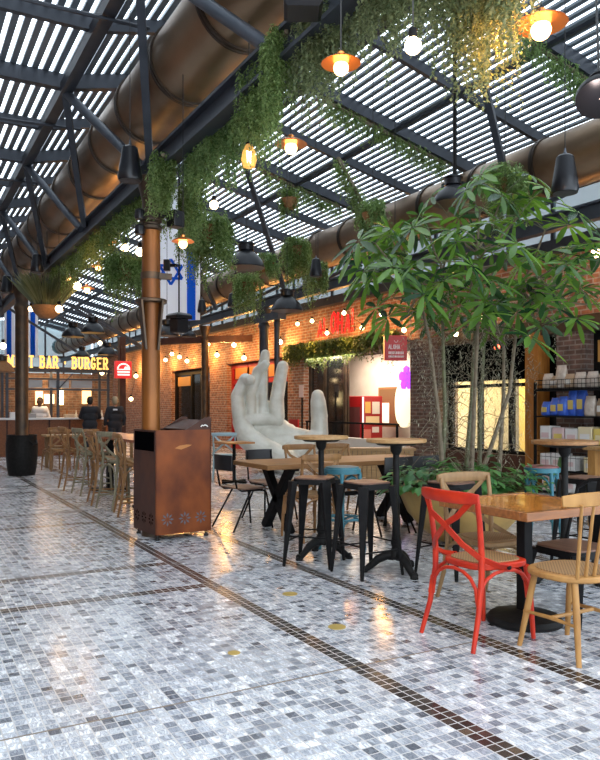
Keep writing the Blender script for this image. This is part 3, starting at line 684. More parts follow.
# ---------------------------------------------------------------- giant stone hand
hb = at(280, 471.4, 15.2)
hand = thing('hand_sculpture', 'giant grey stone hand with upturned palm and raised fingers, behind the long table', 'sculpture', (hb.x, hb.y, 0), -TH)
def hp(cx, cy, y=0): return ((cx-300)/220, y, (652.5-cy)/220)
S = 1/220.
fused('hand', [
  (hp(112,400,.0), hp(100,305,.08), 34*S, 30*S), (hp(100,305,.08), hp(140,228,.05), 30*S, 30*S), (hp(140,228,.05), hp(164,232,-.12), 29*S, 25*S),
  (hp(166,390,.06), hp(163,290,.16), 25*S, 24*S), (hp(163,290,.16), hp(196,190,.18), 24*S, 26*S), (hp(196,190,.18), hp(234,156,.06), 27*S, 20*S),
  (hp(216,390,.14), hp(216,290,.26), 25*S, 24.5*S), (hp(216,290,.26), hp(212,190,.34), 25*S, 28*S), (hp(212,190,.34), hp(230,108,.28), 28*S, 23*S),
  (hp(125,380,.16), hp(130,290,.26), 32*S, 30*S), (hp(185,380,.2), hp(190,280,.32), 34*S, 30*S), (hp(190,280,.32), hp(205,200,.40), 28*S, 20*S), (hp(225,390,.22), hp(240,350,.3), 30*S, 26*S),
  (hp(286,400,.12), hp(284,320,.20), 36*S, 34*S), (hp(284,320,.20), hp(296,240,.25), 33*S, 32*S), (hp(296,240,.25), hp(312,165,.2), 32*S, 27*S),
  (hp(128,415,0), hp(210,412,.04), 26*S, 26*S), (hp(210,412,.04), hp(292,412,.1), 26*S, 28*S),
  (hp(118,425,.0), hp(155,500,-.12), 38*S, 50*S), (hp(155,500,-.12), hp(245,560,-.32), 52*S, 56*S), (hp(250,560,-.32), hp(340,610,-.40), 56*S, 62*S),
  (hp(190,455,.22), hp(300,460,.32), 50*S, 50*S), (hp(230,480,.25), hp(330,490,.32), 62*S, 60*S), (hp(250,530,.18), hp(370,530,.2), 62*S, 60*S), (hp(330,490,.32), hp(430,505,.25), 50*S, 42*S),
  (hp(200,520,.3), hp(320,590,.2), 70*S, 80*S),
  (hp(350,575,-.12), hp(430,535,.0), 58*S, 48*S), (hp(430,535,.0), hp(482,480,.08), 48*S, 42*S), (hp(482,480,.08), hp(482,400,.1), 42*S, 38*S), (hp(482,400,.1), hp(476,330,.05), 40*S, 36*S), (hp(476,330,.05), hp(474,305,.02), 36*S, 30*S),
  (hp(290,600,.1), hp(350,600,.1), 70*S, 66*S), (hp(300,560,.3), hp(330,620,.3), 60*S, 60*S),
  (hp(255,590,.0), hp(270,615,.0), 40*S, 36*S), (hp(350,600,-.2), hp(360,612,-.2), 42*S, 38*S),
], greysheet, hand, .015, 3)
# ---------------------------------------------------------------- people at the bar
skin = mat('skin', (.42,.24,.16), .5); skind = mat('dark_skin', (.10,.05,.03), .5); hairg = mat('fair_hair', (.33,.25,.15), .7); hairb = mat('black_hair', (.012,.01,.009), .7)
blackc = mat('black_cloth', (.012,.013,.018), .85); whitec = mat('white_cloth', (.75,.76,.78), .8); navy = mat('dark_trousers', (.02,.022,.03), .85); patchm = mat('back_print', (.55,.6,.68), .6)
def person(name, label, loc, rz, h, top, legs, sk, hair, lean=0, arms='down', stripe=False):
    t = thing(name, label, 'person', loc, rz); k = h/1.7
    P = lambda x, y, z: (x*k, (y+lean*max(0, z-.9))*k, z*k)
    body = [(P(sx*.1,0,.06), P(sx*.1,.0,.48), .055*k, .065*k) for sx in (-1,1)]+[(P(sx*.1,.0,.48), P(sx*.09,0,.88), .07*k, .095*k) for sx in (-1,1)]
    body += [(P(sx*.1,-.02,.045), P(sx*.11,.13,.04), .045*k, .035*k) for sx in (-1,1)]
    body += [(P(-.07,0,.95), P(.07,0,.95), .13*k, .13*k), (P(-.08,0,1.15), P(.08,0,1.15), .12*k, .12*k), (P(-.11,0,1.32), P(.11,0,1.32), .115*k, .115*k), (P(0,0,1.38), P(0,.015,1.50), .06*k, .055*k)]
    el = {'down': (.27,-.02,1.12), 'fwd': (.27,.12,1.14)}[arms]; ha = {'down': (.27,.10,.90), 'fwd': (.17,.36,1.10)}[arms]
    for sx in (-1,1): body += [(P(sx*.19,0,1.39), P(sx*el[0],el[1],el[2]), .055*k, .045*k), (P(sx*el[0],el[1],el[2]), P(sx*ha[0],ha[1],ha[2]), .042*k, .032*k), (P(sx*ha[0],ha[1],ha[2]), P(sx*(ha[0]-.02),ha[1]+.08,ha[2]-.02), .038*k, .03*k)]
    body += [(P(0,.03,1.565), P(0,.02,1.62), .082*k, .09*k), (P(0,.105,1.575), P(0,.115,1.56), .018*k, .016*k), (P(-.088,.02,1.59), P(-.092,.015,1.575), .02*k, .016*k), (P(.088,.02,1.59), P(.092,.015,1.575), .02*k, .016*k)]
    fused('body', body, sk, t, .02*k, 3)
    tr = [(P(sx*.1,0,.10), P(sx*.1,0,.48), .067*k, .078*k) for sx in (-1,1)]+[(P(sx*.1,0,.48), P(sx*.09,0,.9), .082*k, .11*k) for sx in (-1,1)]
    fused('trousers', tr, legs, t, .02*k, 2)
    sh = [(P(-.07,0,.93), P(.07,0,.93), .148*k, .148*k), (P(-.08,0,1.15), P(.08,0,1.15), .138*k, .138*k), (P(-.12,0,1.33), P(.12,0,1.33), .13*k, .13*k)]
    for sx in (-1,1): sh += [(P(sx*.18,0,1.39), P(sx*el[0],el[1],el[2]), .072*k, .06*k), (P(sx*el[0],el[1],el[2]), P(sx*(ha[0]*.9+el[0]*.1),ha[1]*.85+el[1]*.15,ha[2]*.85+el[2]*.15), .056*k, .046*k)]
    fused('shirt', sh, top, t, .02*k, 2)
    fused('hair', [(P(0,-.005,1.64), P(0,.0,1.66), .094*k, .09*k), (P(0,-.03,1.57), P(0,-.03,1.62), .075*k, .085*k)], hair, t, .015*k, 2)
    e = MB()
    for sx in (-1,1): e.ball(P(sx*.033,.105,1.60), .011*k, 8)
    e.build('eyes', voidm, t)
    MB().bar(P(-.025,.112,1.525), P(.025,.112,1.525), .012*k, .008*k).build('mouth', mat('lips',(.3,.1,.08),.5) if 'lips' not in bpy.data.materials else bpy.data.materials['lips'], t)
    if stripe:
        MB().bar(P(-.09,-.142+.0,1.36), P(.03,-.142,1.36), .02*k, .045*k).build('back_print', patchm, t)
    return t
def onY(u, v, Y):
    a = (u-300)/FPX; d = Y/(-a*ST+CT); return at(u, v, d)
def onX(u, v, X):
    a = (u-300)/FPX; d = X/(a*CT+ST); return at(u, v, d)
p = onY(115, 407, 19.6); person('person', 'person with short fair hair in a black top, back turned, standing at the bar', (p.x,p.y,0), 0, 1.60, blackc, navy, skin, hairg, 0, 'down', True)
p = onY(90, 407, 19.9); person('person', 'dark-haired person in black leaning towards the bar counter', (p.x,p.y,0), -.25, 1.60, blackc, navy, skin, hairb, .12, 'fwd')
p = onY(40, 407, 22.4); person('person', 'barkeeper in a white shirt standing behind the counter', (p.x,p.y,0), PI-.5, 1.60, whitec, navy, skind, hairb, 0, 'down')
# ---------------------------------------------------------------- bar kiosk
barwood = wood('bar_front', (.24,.085,.03), (.14,.05,.02), .45, (8,1,8))
t = thing('bar_counter', 'long bar counter with pale top and reddish wooden front, under the lit gold lettering', 'counter', (3.6,21,0))
MB().span(-1.75,1.6,0,.55,.0,1.0).build('body', barwood, t)
MB().span(-1.8,1.65,-.12,.62,1.0,1.05).build('countertop', mat('pale_stone_top',(.62,.62,.62),.3), t, bevel=.005)
for i in range(6):
    x = -1.5+i*.55; MB().span(x-.02,x+.02,-.02,0,.05,1.0).build('front_batten', rustdark, t)
t = thing('bar_canopy', 'dark steel frame over the bar counter with hanging glass cabinets', 'canopy', (3.6,21.3,0))
CXS = [onY(u,407,21.3).x-3.6 for u in (7,58,108)]
for x in CXS:
    MB().span(x-.035,x+.035,-.035,.035,1.05,2.42).build('post', steel, t)
    MB().span(x-.035,x+.035,1.0,1.07,0,2.42).build('post', steel, t)
for z,h in ((2.38,.10),(2.12,.04),(1.82,.05)): MB().span(CXS[0]-.05,CXS[2]+.05,-.03,.03,z,z+h).build('cross_bar', steel, t)
MB().span(CXS[0]-.05,CXS[2]+.05,1.0,1.06,2.38,2.46).build('cross_bar', steel, t)
for x in CXS: MB().span(x-.03,x+.03,0,1.05,2.38,2.44).build('cross_bar', steel, t)
for x0,x1 in ((-.55,.02),(.2,.75),(.82,1.4)):
    MB().bar((x0,.12,2.0),(x1,.12,2.0),.2,.22).build('cabinet', mat('frosted_cabinet',(.30,.32,.34),.25) if 'frosted_cabinet' not in bpy.data.materials else bpy.data.materials['frosted_cabinet'], t)
MB().bar((CXS[1],0,1.85),(CXS[1]+.4,0,2.3),.03,.03).build('brace', steel, t)
struct(MB().span(1.6,6.2,23.6,23.7,0,2.4).build('wall_bar_back', brick_mat('bar_tiles',(.20,.105,.06),(.14,.07,.04),(.2,.15,.11)), smooth=False))
for i,(x,w_,h,z,c,s_,nm) in enumerate(((4.55,.16,.5,1.12,(1,.78,.32),5,'glowing yellow panel behind the bar'),(3.9,.22,.42,1.12,(1,.42,.1),2.2,'glowing orange panel behind the bar'),(4.2,.3,.3,1.15,(1,.7,.4),1.6,'dim amber panel between the two glowing bar panels'),(5.35,.28,.45,1.15,(1,.55,.14),2.0,'amber panel behind the bar, nearest the fair-haired person'))):
    o = MB().span(-w_/2,w_/2,-.03,.03,0,h).build('bar_light', emit('bar_light_%d' % i, c, s_), None, loc=(x,23.55,z+.3)); tag(o, nm, 'light')
bottlem = [mat('bottle_green',(.03,.08,.03),.1), mat('bottle_amber',(.25,.09,.02),.1), mat('bottle_clear',(.5,.5,.48),.1)]
t = thing('back_shelf', 'wooden back shelf holding bottles behind the bar', 'shelf', (4.3,23.3,0)); MB().span(-1.7,1.7,-.15,.2,.9,.95).build('board', barwood, t)
for x in (-1.6,0,1.6): MB().span(x-.03,x+.03,-.12,.17,0,.9).build('support', barwood, t)
for i in range(12):
    o = MB().lathe([(.04,0),(.042,.02),(.042,.17),(.018,.22),(.016,.29),(.018,.30)], seg=10).build('bottle', bottlem[i % 3], None, loc=(2.8+i*.27,23.25+.05*(i%2),.95))
    tag(o, 'small bottle standing on the back shelf behind the bar', 'bottle', 'bottles behind the bar')
for i,(x,h,c) in enumerate(((2.9,.16,(.7,.7,.7)),(3.3,.12,(.3,.3,.3)),(4.35,.1,(.6,.45,.3)))):
    o = MB().span(-.14,.14,-.1,.1,0,h).build('counter_box', mat('counter_box_%d' % i, c, .5), None, bevel=.01, loc=(x,21.3,1.05)); tag(o, ['white box on the bar counter by the barkeeper','dark box on the bar counter beside the white box','tan box on the bar counter left of the leaning person'][i], 'box')
# ---------------------------------------------------------------- lettering
ST_ = {'M':[[(0,0),(0,1)],[(0,1),(.5,.25)],[(.5,.25),(1,1)],[(1,1),(1,0)]],'E':[[(0,0),(0,1)],[(0,1),(.8,1)],[(0,.52),(.6,.52)],[(0,0),(.8,0)]],'A':[[(0,0),(.42,1)],[(.42,1),(.84,0)],[(.16,.36),(.68,.36)]],'T':[[(.42,0),(.42,1)],[(0,1),(.84,1)]],
 'B':[[(0,0),(0,1)],[(0,1),(.55,1),(.74,.87),(.74,.65),(.55,.53),(0,.53)],[(.55,.53),(.8,.4),(.8,.14),(.6,0),(0,0)]],'R':[[(0,0),(0,1)],[(0,1),(.55,1),(.76,.87),(.76,.62),(.55,.48),(0,.48)],[(.4,.48),(.82,0)]],
 'U':[[(0,1),(0,.28),(.14,.05),(.38,0),(.62,.05),(.76,.28),(.76,1)]],'G':[[(.76,.8),(.58,.98),(.25,.98),(.03,.75),(.03,.25),(.25,.02),(.58,.02),(.76,.2),(.76,.46),(.48,.46)]],
 'L':[[(0,1),(0,0)],[(0,0),(.7,0)]],'O':[[(.4,1),(.1,.85),(0,.5),(.1,.15),(.4,0),(.7,.15),(.8,.5),(.7,.85),(.4,1)]],'H':[[(0,0),(0,1)],[(.76,0),(.76,1)],[(0,.5),(.76,.5)]],'!':[[(.1,1),(.1,.3)],[(.1,.12),(.1,0)]],'.':[[(.1,.42),(.1,.56)]]}
WD = {'M':1.0,'.':.2,'!':.2,' ':.3}
SER = {'M':[(0,0),(1,0)],'E':[(0,0),(0,1)],'A':[(0,0),(.84,0)],'T':[(.42,0)],'B':[(0,0),(0,1)],'R':[(0,0),(0,1),(.84,0)],'U':[(0,1),(.76,1)],'L':[(0,1),(0,0)],'H':[(0,0),(0,1),(.76,0),(.76,1)]}
def lettering(txt, h, wdt, st, gap, serif=True, jag=None, th=.05):
    """letters in the local XZ plane facing -Y"""
    m = MB(); x = 0; rnd = random.Random(4)
    for ch in txt:
        oy = 0; hh = h; sk = 0
        if jag: oy = rnd.uniform(-.12,.1)*h; hh = h*rnd.uniform(.85,1.25); sk = rnd.uniform(0,.15)*h
        if ch != ' ':
            for ln in ST_[ch]:
                for a, b in zip(ln, ln[1:]):
                    s0 = st*(rnd.uniform(.7,1.4) if jag else 1); s1 = st*(rnd.uniform(.6,1.5) if jag else 1)
                    q = lambda c: (x+c[0]*wdt+sk*c[1], 0, oy+c[1]*hh)
                    A, B = Vector(q(a)), Vector(q(b)); d = (B-A).normalized()*st*.35
                    m.bar(A-d, B+d, th, s0, up=(0,0,1) if abs(d.x) > abs(d.z) else (1,0,0), w2=th, h2=s1) if abs(d.x) > abs(d.z) else m.bar(A-d, B+d, th, s0, up=(1,0,0), w2=th, h2=s1)
            if serif:
                for (sx, sz) in SER.get(ch, []): m.bar((x+sx*wdt-st*.95,0,sz*h),(x+sx*wdt+st*.95,0,sz*h),th,st*.55,up=(0,0,1))
        x += WD.get(ch, .8)*wdt+gap
    return m, x
t = thing('bar_sign', 'row of lit gold slab-serif letters above the bar', 'sign', (onY(8,407,20.9).x,20.9,2.44))
m, L_ = lettering('MEAT BAR . BURGER', .30, .155, .052, .105)
m.build('lettering', emit('gold_letters', (1,.58,.15), 1.25, (.7,.45,.12)), t)
MB().span(-.2,L_+.1,.06,.10,-.10,-.06).build('mounting_rail', steel, t)
sc_ = (onY(110,407,20.9).x-onY(8,407,20.9).x)/L_; t.scale = (sc_,1,1)
# red box sign by the bar
t = thing('box_sign', 'small red square lit sign with white dome-shaped emblem, right of the gold bar letters', 'sign', (5.78,20.8,2.18))
MB().span(-.24,.24,0,.14,0,.5).build('box', emit('red_sign_glow',(1,.03,.03),.5,(.6,.02,.02)), t, bevel=.01)
wg = emit('white_sign_print',(1,.85,.75),.9)
m = MB(); n = 14; vs = []
for i in range(n+1):
    a = PI*i/n; vs += [(.19*math.cos(a),-.003,.27+.17*math.sin(a)),(.15*math.cos(a),-.003,.27+.125*math.sin(a))]
m.add(vs, [(2*i,2*i+2,2*i+3,2*i+1) for i in range(n)])
m.add([(-.19,-.003,.27),(.19,-.003,.27),(.19,-.003,.24),(-.19,-.003,.24)], [(0,1,2,3)])
m.add([(.0,-.003,.27),(.15,-.003,.27),(.12,-.003,.34),(.04,-.003,.34)], [(0,1,2,3)])
for z in (.16,.08): m.add([(-.18,-.003,z+.05),(.18,-.003,z+.05),(.18,-.003,z),(-.18,-.003,z)], [(0,1,2,3)])
m.build('emblem', wg, t, smooth=False)
MB().span(-.03,.03,.05,.11,.5,.95).build('hanger', rustdark, t)
struct(MB().span(5.72,5.9,21.0,21.2,0,3.4).build('column', rustdark, smooth=False))
# red jagged shop lettering on the brick band
p = onX(318, 338, 9.44)
t = thing('shop_sign', 'red glowing jagged letters on the orange-lit brick band', 'sign', (9.42,p.y-.02,3.17), -PI/2)
m, L_ = lettering('ALOHA!', .40, .30, .056, .14, False, True, .015)
m.build('lettering', emit('red_letters',(1,.02,.02),1.0,(.7,.02,.02)), t); t.rotation_euler = (0,.0,-PI/2); t.scale = (1.75/L_,1,1)
# red projecting sign
p = onX(409, 360, 9.2)
t = thing('projecting_sign', 'red square sign with white lettering hung from the brick pier, beside the ivy', 'sign', (9.1,12.25,2.32), -.35)
MB().span(-.22,.26,-.06,.06,0,.52).build('box', mat('red_sign_panel',(.50,.01,.02),.4), t, bevel=.01)
wp = mat('white_print',(.8,.7,.7),.5)
m, L_ = lettering('ALOHA', .085, .042, .014, .018, False, None, .004); o = m.build('lettering', wp, t, loc=(-.14,-.062,.24))
m = MB()
rr = random.Random(9)
for z,h in ((.13,.055),(.06,.04)):
    x = -.14
    while x < .17:
        w_ = rr.uniform(.018,.03); m.span(x,x+w_,-.064,-.06,z,z+h); x += w_+.01
m.build('print', wp, t, smooth=False)
m = MB(); m.tube([(.02+.04*math.cos(a),-.063,.42+.045*math.sin(a)) for a in [PI+ PI*i/8 for i in range(9)]], .006, 5); m.build('emblem', wp, t)
MB().bar((.24,0,.42),(.62,.1,.42),.03,.03).build('bracket', blackm, t)
# ---------------------------------------------------------------- open shop front
t = thing('drinks_fridge', 'red drinks fridge with glass door and pale labels inside the open shop', 'fridge', (10.3,onX(360,407,10.3).y,0))
fb = MB().span(-.3,.3,-.55,.55,0,1.62).build('body', redf, t, bevel=.01)
MB().span(-.315,-.30,-.45,.45,.3,1.35).build('door', mat('fridge_glass',(.16,.05,.05),.1), t)
for i,(y,z,w_,h,c) in enumerate(((-.12,1.18,.22,.30,(.85,.8,.7)),(-.36,1.2,.16,.28,(.85,.5,.12)),(-.22,.92,.4,.2,(.9,.72,.4)),(-.13,.72,.2,.14,(.85,.8,.75)),(-.38,.5,.22,.3,(.7,.2,.15)))):
    MB().span(y+.22-w_/2,y+.22+w_/2,-.56,-.55,z,z+h).build('label', mat('fridge_label_%d' % i, c, .5), fb)
MB().span(-.305,-.27,-.57,-.55,.1,1.6).build('handle', emit('fridge_stripe_glow',(1,.9,.8),1.2), t)  # white stripe on the fridge edge, drawn bright by emission
t = thing('oval_light', 'tall glowing cream oval light beside the dark brick pier', 'light', (10.6,onX(404.5,407,10.6).y,.85))
out = [(.33*math.cos(2*PI*i/32), .56+.55*math.copysign(abs(math.sin(2*PI*i/32))**.8, math.sin(2*PI*i/32))) for i in range(32)]
MB().prism(out, -.04, .04, 0, Matrix(((0,0,1),(1,0,0),(0,1,0)))).build('panel', emit('oval_glow',(1,.88,.48),.75), t)
MB().bar((0,0,.5),(.6,0,.5),.03,.03).build('bracket', blackm, t)
t = thing('neon_flower', 'purple neon flower above the glowing oval', 'light', (10.4,onX(406.5,407,10.4).y,2.02))
for k in range(5):
    a = PI/2+2*PI*k/5; c,s = math.cos(a),math.sin(a)
    MB().prism([(0,0),(.14*math.cos(a+.75),.14*math.sin(a+.75)),(.26*math.cos(a+.42),.26*math.sin(a+.42)),(.30*c,.30*s),(.26*math.cos(a-.42),.26*math.sin(a-.42)),(.14*math.cos(a-.75),.14*math.sin(a-.75))], -.015, .015, 0, Matrix(((0,0,1),(1,0,0),(0,1,0)))).build('petal', emit('purple_neon_%d' % k,(.45,.06,1),1.3,(.3,.05,.5)) , t)
MB().bar((0,0,0),(.8,0,0),.02,.02).build('bracket', blackm, t)
t = thing('wall_mirror', 'wood-framed panel between the fridge and the oval light', 'mirror', (10.9,onX(389,407,10.9).y,.85))
MB().span(-.03,.03,-.42,.42,0,1.0).build('frame', oak, t); MB().span(-.036,-.03,-.36,.36,.05,.95).build('glass', mat('mirror_panel',(.35,.22,.12),.2,.5), t)
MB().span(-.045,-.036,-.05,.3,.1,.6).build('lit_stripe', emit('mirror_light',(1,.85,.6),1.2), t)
t = thing('handrail', 'black metal handrail on the low white wall before the open shop', 'railing', (8.95,13.8,.66))
MB().span(-.02,.02,-1.9,1.9,.31,.35).build('top_rail', blackm, t)
for y in (-1.85,-.6,.6,1.85): MB().span(-.018,.018,y-.02,y+.02,0,.31).build('post', blackm, t)
t = thing('slatted_planter', 'low box of tan vertical slats between the long table and the shop', 'planter box', (6.95,10.05,0), -.5)
for i in range(19):
    MB().span(-.75+i*.079,-.75+i*.079+.07,-.02,.02,.05,.64).build('slat', oakl, t)
MB().span(-.78,.78,-.04,.3,.62,.66).build('top_board', oakl, t); MB().span(-.75,.75,.02,.28,0,.62).build('inner_box', rustdark, t)
t = thing('poster_stand', 'small red poster stand behind the stone hand', 'poster', (8.55,15.6,0)); MB().span(-.02,.02,-.22,.22,.3,1.05).build('board', redf, t); MB().span(-.027,-.02,-.16,.16,.4,.6).build('print', mat('pale_print',(.7,.3,.25),.5), t)
for s in (-1,1): MB().span(-.02,.02,s*.18-.02,s*.18+.02,0,.3).build('leg', blackm, t)
t = thing('post_notice', 'small pale notice on a thin black post between the stone fingers and ivy', 'notice', (9.2,16.35,0)); MB().tube([(0,0,0),(0,0,1.75)], .025, 8).build('post', blackm, t); MB().span(-.03,-.02,-.11,.11,1.6,1.92).build('board', mat('pink_notice',(.7,.55,.52),.6), t)
# ---------------------------------------------------------------- flags
def flag(name, label, uc, top, bot, d, w_, star):
    p = at(uc, 300, d); zt = EYE+(HOR-top)/FPX*d; zb = EYE+(HOR-bot)/FPX*d
    t = thing(name, label, 'flag', (p.x,p.y,zb), -TH); H_ = zt-zb
    m = MB(); n = 16
    vs = []
    f = lambda x: .04*math.sin(x*5)
    xs = [-w_/2+w_*i/n for i in range(n+1)]
    m.add([(x,f(x)+o_,z) for o_ in (0,.012) for x in xs for z in (0,H_)], [(2*i,2*i+2,2*i+3,2*i+1) for i in range(n)]+[(2*(n+1)+2*i+1,2*(n+1)+2*i+3,2*(n+1)+2*i+2,2*(n+1)+2*i) for i in range(n)])
    wc = bpy.data.materials.get('flag_white') or leaf('flag_white',(.80,.83,.88),(.80,.83,.88),.3,.8,.2)
    bc = bpy.data.materials.get('flag_blue') or leaf('flag_blue',(.01,.10,.60),(.01,.10,.60),.3,.8,.2)
    m.build('cloth', wc, t)
    for s in (-1,1):
        b = MB(); x0 = s*w_*.345-w_*.075; x1 = x0+w_*.15; q = [x0+(x1-x0)*i/4 for i in range(5)]
        b.add([(x,f(x)-.006,z) for x in q for z in (0,H_)], [(2*i,2*i+2,2*i+3,2*i+1) for i in range(4)]); b.build('stripe', bc, t)
    if star:
        zs = EYE+(HOR-star)/FPX*d-zb; R_ = w_*.22; b = MB()
        for o_ in (PI/2, -PI/2):
            P = [(R_*math.cos(o_+2*PI*k/3), R_*math.sin(o_+2*PI*k/3)) for k in range(3)]
            for k in range(3):
                A, B = P[k], P[(k+1)%3]; b.bar((A[0],f(A[0])-.012,zs+A[1]),(B[0],f(B[0])-.012,zs+B[1]),.01,R_*.2,up=(0,0,1) if abs(A[1]-B[1])<.01 else (1,0,0)) if abs(A[1]-B[1])<.01 else b.bar((A[0],f(A[0])-.012,zs+A[1]),(B[0],f(B[0])-.012,zs+B[1]),R_*.2,.01,up=(0,1,0))
        b.build('star', bc, t)
    for s in (-1,1): MB().tube([(s*w_/2,.02,H_+.02),(s*w_/2,.02,5.0-zb)], .006, 5).build('cord', wire, t)
    MB().tube([(-w_/2-.05,.02,H_+.02),(w_/2+.05,.02,H_+.02)], .02, 8).build('pole', blackm, t)
flag('banner_flag', 'white banner with blue six-pointed star and blue stripe hanging behind the copper column', 171, 188, 320, 15, 1.2, 272)
flag('banner_flag', 'white banner with blue stripes above the bar, partly behind the distant column', 21, 300, 357, 24, 1.1, None)
# ---------------------------------------------------------------- hanging plants
def leafquad(m, p, d, side, L, w, mi=0, droop=.25):
    # one folded leaf: base, two edges, tip
    q = p+d*L*.5; tip = p+d*L; tip.z -= L*droop; q.z -= L*droop*.25
    m.add([p, q+side*w, tip, q-side*w], [(0,1,2,3)], mi)
def strand(m, p, L, rnd, step=.022, ll=.055, lw=.0075, sway=.12):
    a = rnd.uniform(0, 2*PI); q = Vector(p); dx, dy = math.cos(a)*sway*rnd.random(), math.sin(a)*sway*rnd.random()
    n = int(L/step)
    for i in range(n):
        f = i/max(1, n)
        q = q+Vector((dx*step*(1.6 if f < .25 else .15)+rnd.uniform(-.004,.004), dy*step*(1.6 if f < .25 else .15)+rnd.uniform(-.004,.004), -step*(.55 if f < .15 else 1)))
        a = rnd.uniform(0, 2*PI); d = Vector((math.cos(a)*.8, math.sin(a)*.8, rnd.uniform(-.9,.15))).normalized()
        s = d.cross(Vector((0,0,1))).normalized()
        leafquad(m, q, d, s, ll*rnd.uniform(.6,1.25)*(1-.45*f), lw*rnd.uniform(.7,1.3), 0, .3)
def tails(m, spots, Lr, rnd, ll, lw, per=13, rad=.045, step=.022, sway=.12):
    """each spot carries one ropy tail: a bunch of strands that hang together"""
    for (p, k) in spots:
        L = rnd.uniform(*Lr)*k
        for i in range(per):
            a = rnd.uniform(0,2*PI); q = rnd.random()**.5*rad
            strand(m, Vector(p)+Vector((q*math.cos(a), q*math.sin(a), rnd.uniform(-.05,.05))), L*rnd.uniform(.55,1.05), rnd, step, ll, lw, sway)
def hanging(name, label, boxes, n, Lr, m_, seed, group=None, ll=.055, lw=.0105, step=.022, cat='plant', jit=.09, per=13, sway=.14):
    """boxes: polyline of points the tails start from; n: strands in all"""
    rnd = random.Random(seed); t = thing(name, label, cat, tuple(boxes[0]), 0, group); o = Vector(boxes[0])
    m = MB(); nt_ = max(5, int(n/3.2)); sp = []
    for i in range(nt_):
        f = (i+rnd.random())/nt_*(len(boxes)-1); k = min(int(f), len(boxes)-2); p = Vector(boxes[k]).lerp(Vector(boxes[k+1]), f-k)-o
        sp.append((p+Vector((rnd.uniform(-jit,jit), rnd.uniform(-.05,.05), rnd.uniform(-.05,.05))), rnd.uniform(.45,1)))
    tails(m, sp, Lr, rnd, ll, lw, per, .05, step, sway)
    m.build('foliage', m_, t, smooth=False)
    s = MB(); s.tube([Vector(b)-o+Vector((0,0,.02)) for b in boxes], .022, 6); s.build('stem', bark, t)
    return t
bm = BX+.10
HP = [('hanging_plant','long trailing plant on the beam nearest the camera, under the biggest orange-lit saucer lamp',[(bm,2.35,3.8),(bm+.12,2.95,3.82)],190,(.6,1.2),folg,1),
 ('hanging_plant','trailing plant at the top edge, between the bulb and the big orange saucer lamp',[(bm,2.95,3.85),(bm+.05,3.45,3.85)],95,(.35,.75),folg,2),
 ('hanging_plant','trailing plant at the top, right of the copper saucer lamp that hangs amid foliage',[(bm,3.4,3.88),(bm+.05,3.95,3.88)],85,(.3,.6),folg,3),
 ('hanging_plant','dense grey-green curtain of foliage behind the copper saucer lamp at the top',[(bm-.05,3.9,3.92),(bm,4.45,3.92)],110,(.5,.9),folg,4),
 ('hanging_plant','dense dark curtain of foliage right beside the end of the bronze duct at the top',[(bm-.12,4.4,3.92),(bm-.05,5.15,3.92)],130,(.55,1.0),foli,5),
 ('hanging_plant','bright green foliage along the beam above the clear filament bulb',[(bm+.05,5.2,3.85),(bm+.1,6.0,3.8)],120,(.3,.65),folb,6),
 ('hanging_plant','bright green foliage along the beam just right of the copper column top',[(bm+.05,6.0,3.8),(bm+.08,6.9,3.8)],130,(.25,.6),folb,7),
 ('hanging_plant','shaggy foliage spilling around the top of the copper column',[(bm-.2,6.8,3.78),(bm+.12,7.9,3.78)],150,(.35,.75),foli,8),
 ('hanging_plant','long tail of foliage hanging to the right of the copper column top',[(bm+.3,7.3,3.8),(bm+.45,7.9,3.75)],70,(.5,1.0),foli,9),
 ('hanging_plant','thin foliage along the beam just left of the copper column',[(bm,8.0,3.76),(bm,9.6,3.76)],110,(.2,.6),foli,10),
 ('hanging_plant','thin foliage further along the beam, above the cluster of small lamps',[(bm,9.6,3.76),(bm,11.4,3.76)],110,(.25,.75),foli,11),
 ('hanging_plant','thin foliage at the far end of the beam, over the grass basket',[(bm,11.4,3.76),(bm,13.6,3.76)],90,(.25,.8),foli,12)]
for i, a in enumerate(HP): hanging(*a, **(dict(ll=.036, lw=.0075, step=.0145) if i < 5 else dict(ll=.046, lw=.009, step=.019)))
def basketplant(label, c, r, n, Lr, m_, seed, pot=.14, ll=.06, lw=.011):
    rnd = random.Random(seed); t = thing('hanging_basket', label, 'plant', tuple(c))
    b = MB(); b.lathe([(.001,-.16),(pot*.6,-.15),(pot,-.02),(pot*1.08,.02),(pot*.95,.02)], seg=16); b.build('basket', wickm, t)
    m = MB(); sp = []
    for i in range(int(n/4.5)):
        a = rnd.uniform(0,2*PI); q = (.25+.75*rnd.random()**.6)*r*.9
        sp.append(((q*math.cos(a), q*math.sin(a), .16*(1-(q/r)**2)+rnd.uniform(-.03,.04)), .65+.35*q/r))
    tails(m, sp, Lr, rnd, ll, lw, 11, .05, .022, .25)
    for i in range(60):
        a = rnd.uniform(0,2*PI); q = rnd.random()**.5*r*.7; strand(m, (q*math.cos(a), q*math.sin(a), .2), .16, rnd, .018, ll, lw, .8)
    m.build('foliage', m_, t, smooth=False)
    w_ = MB(); zt = roof_z(c[0])-c[2]
    w_.tube([(0,0,.05),(0,0,zt)], .006, 5)
    w_.build('hanger', wire, t); return t
def A(u, v, d): return tuple(at(u, v, d))
basketplant('round shaggy hanging basket just right of the copper column, in front of the banner', A(206,228,9), .37, 170, (.5,.95), foli, 21)
basketplant('bushy hanging basket lit orange on top, left of the copper column', A(124,268,9.6), .36, 150, (.4,.75), foli, 22)
basketplant('hanging basket of trailing green below and left of the large black dome lamp', A(247,284,13.4), .3, 90, (.5,1.0), foli, 23)
basketplant('hanging basket with brown pot between the two large black dome lamps', A(267,264,13), .24, 70, (.25,.5), folb, 24)
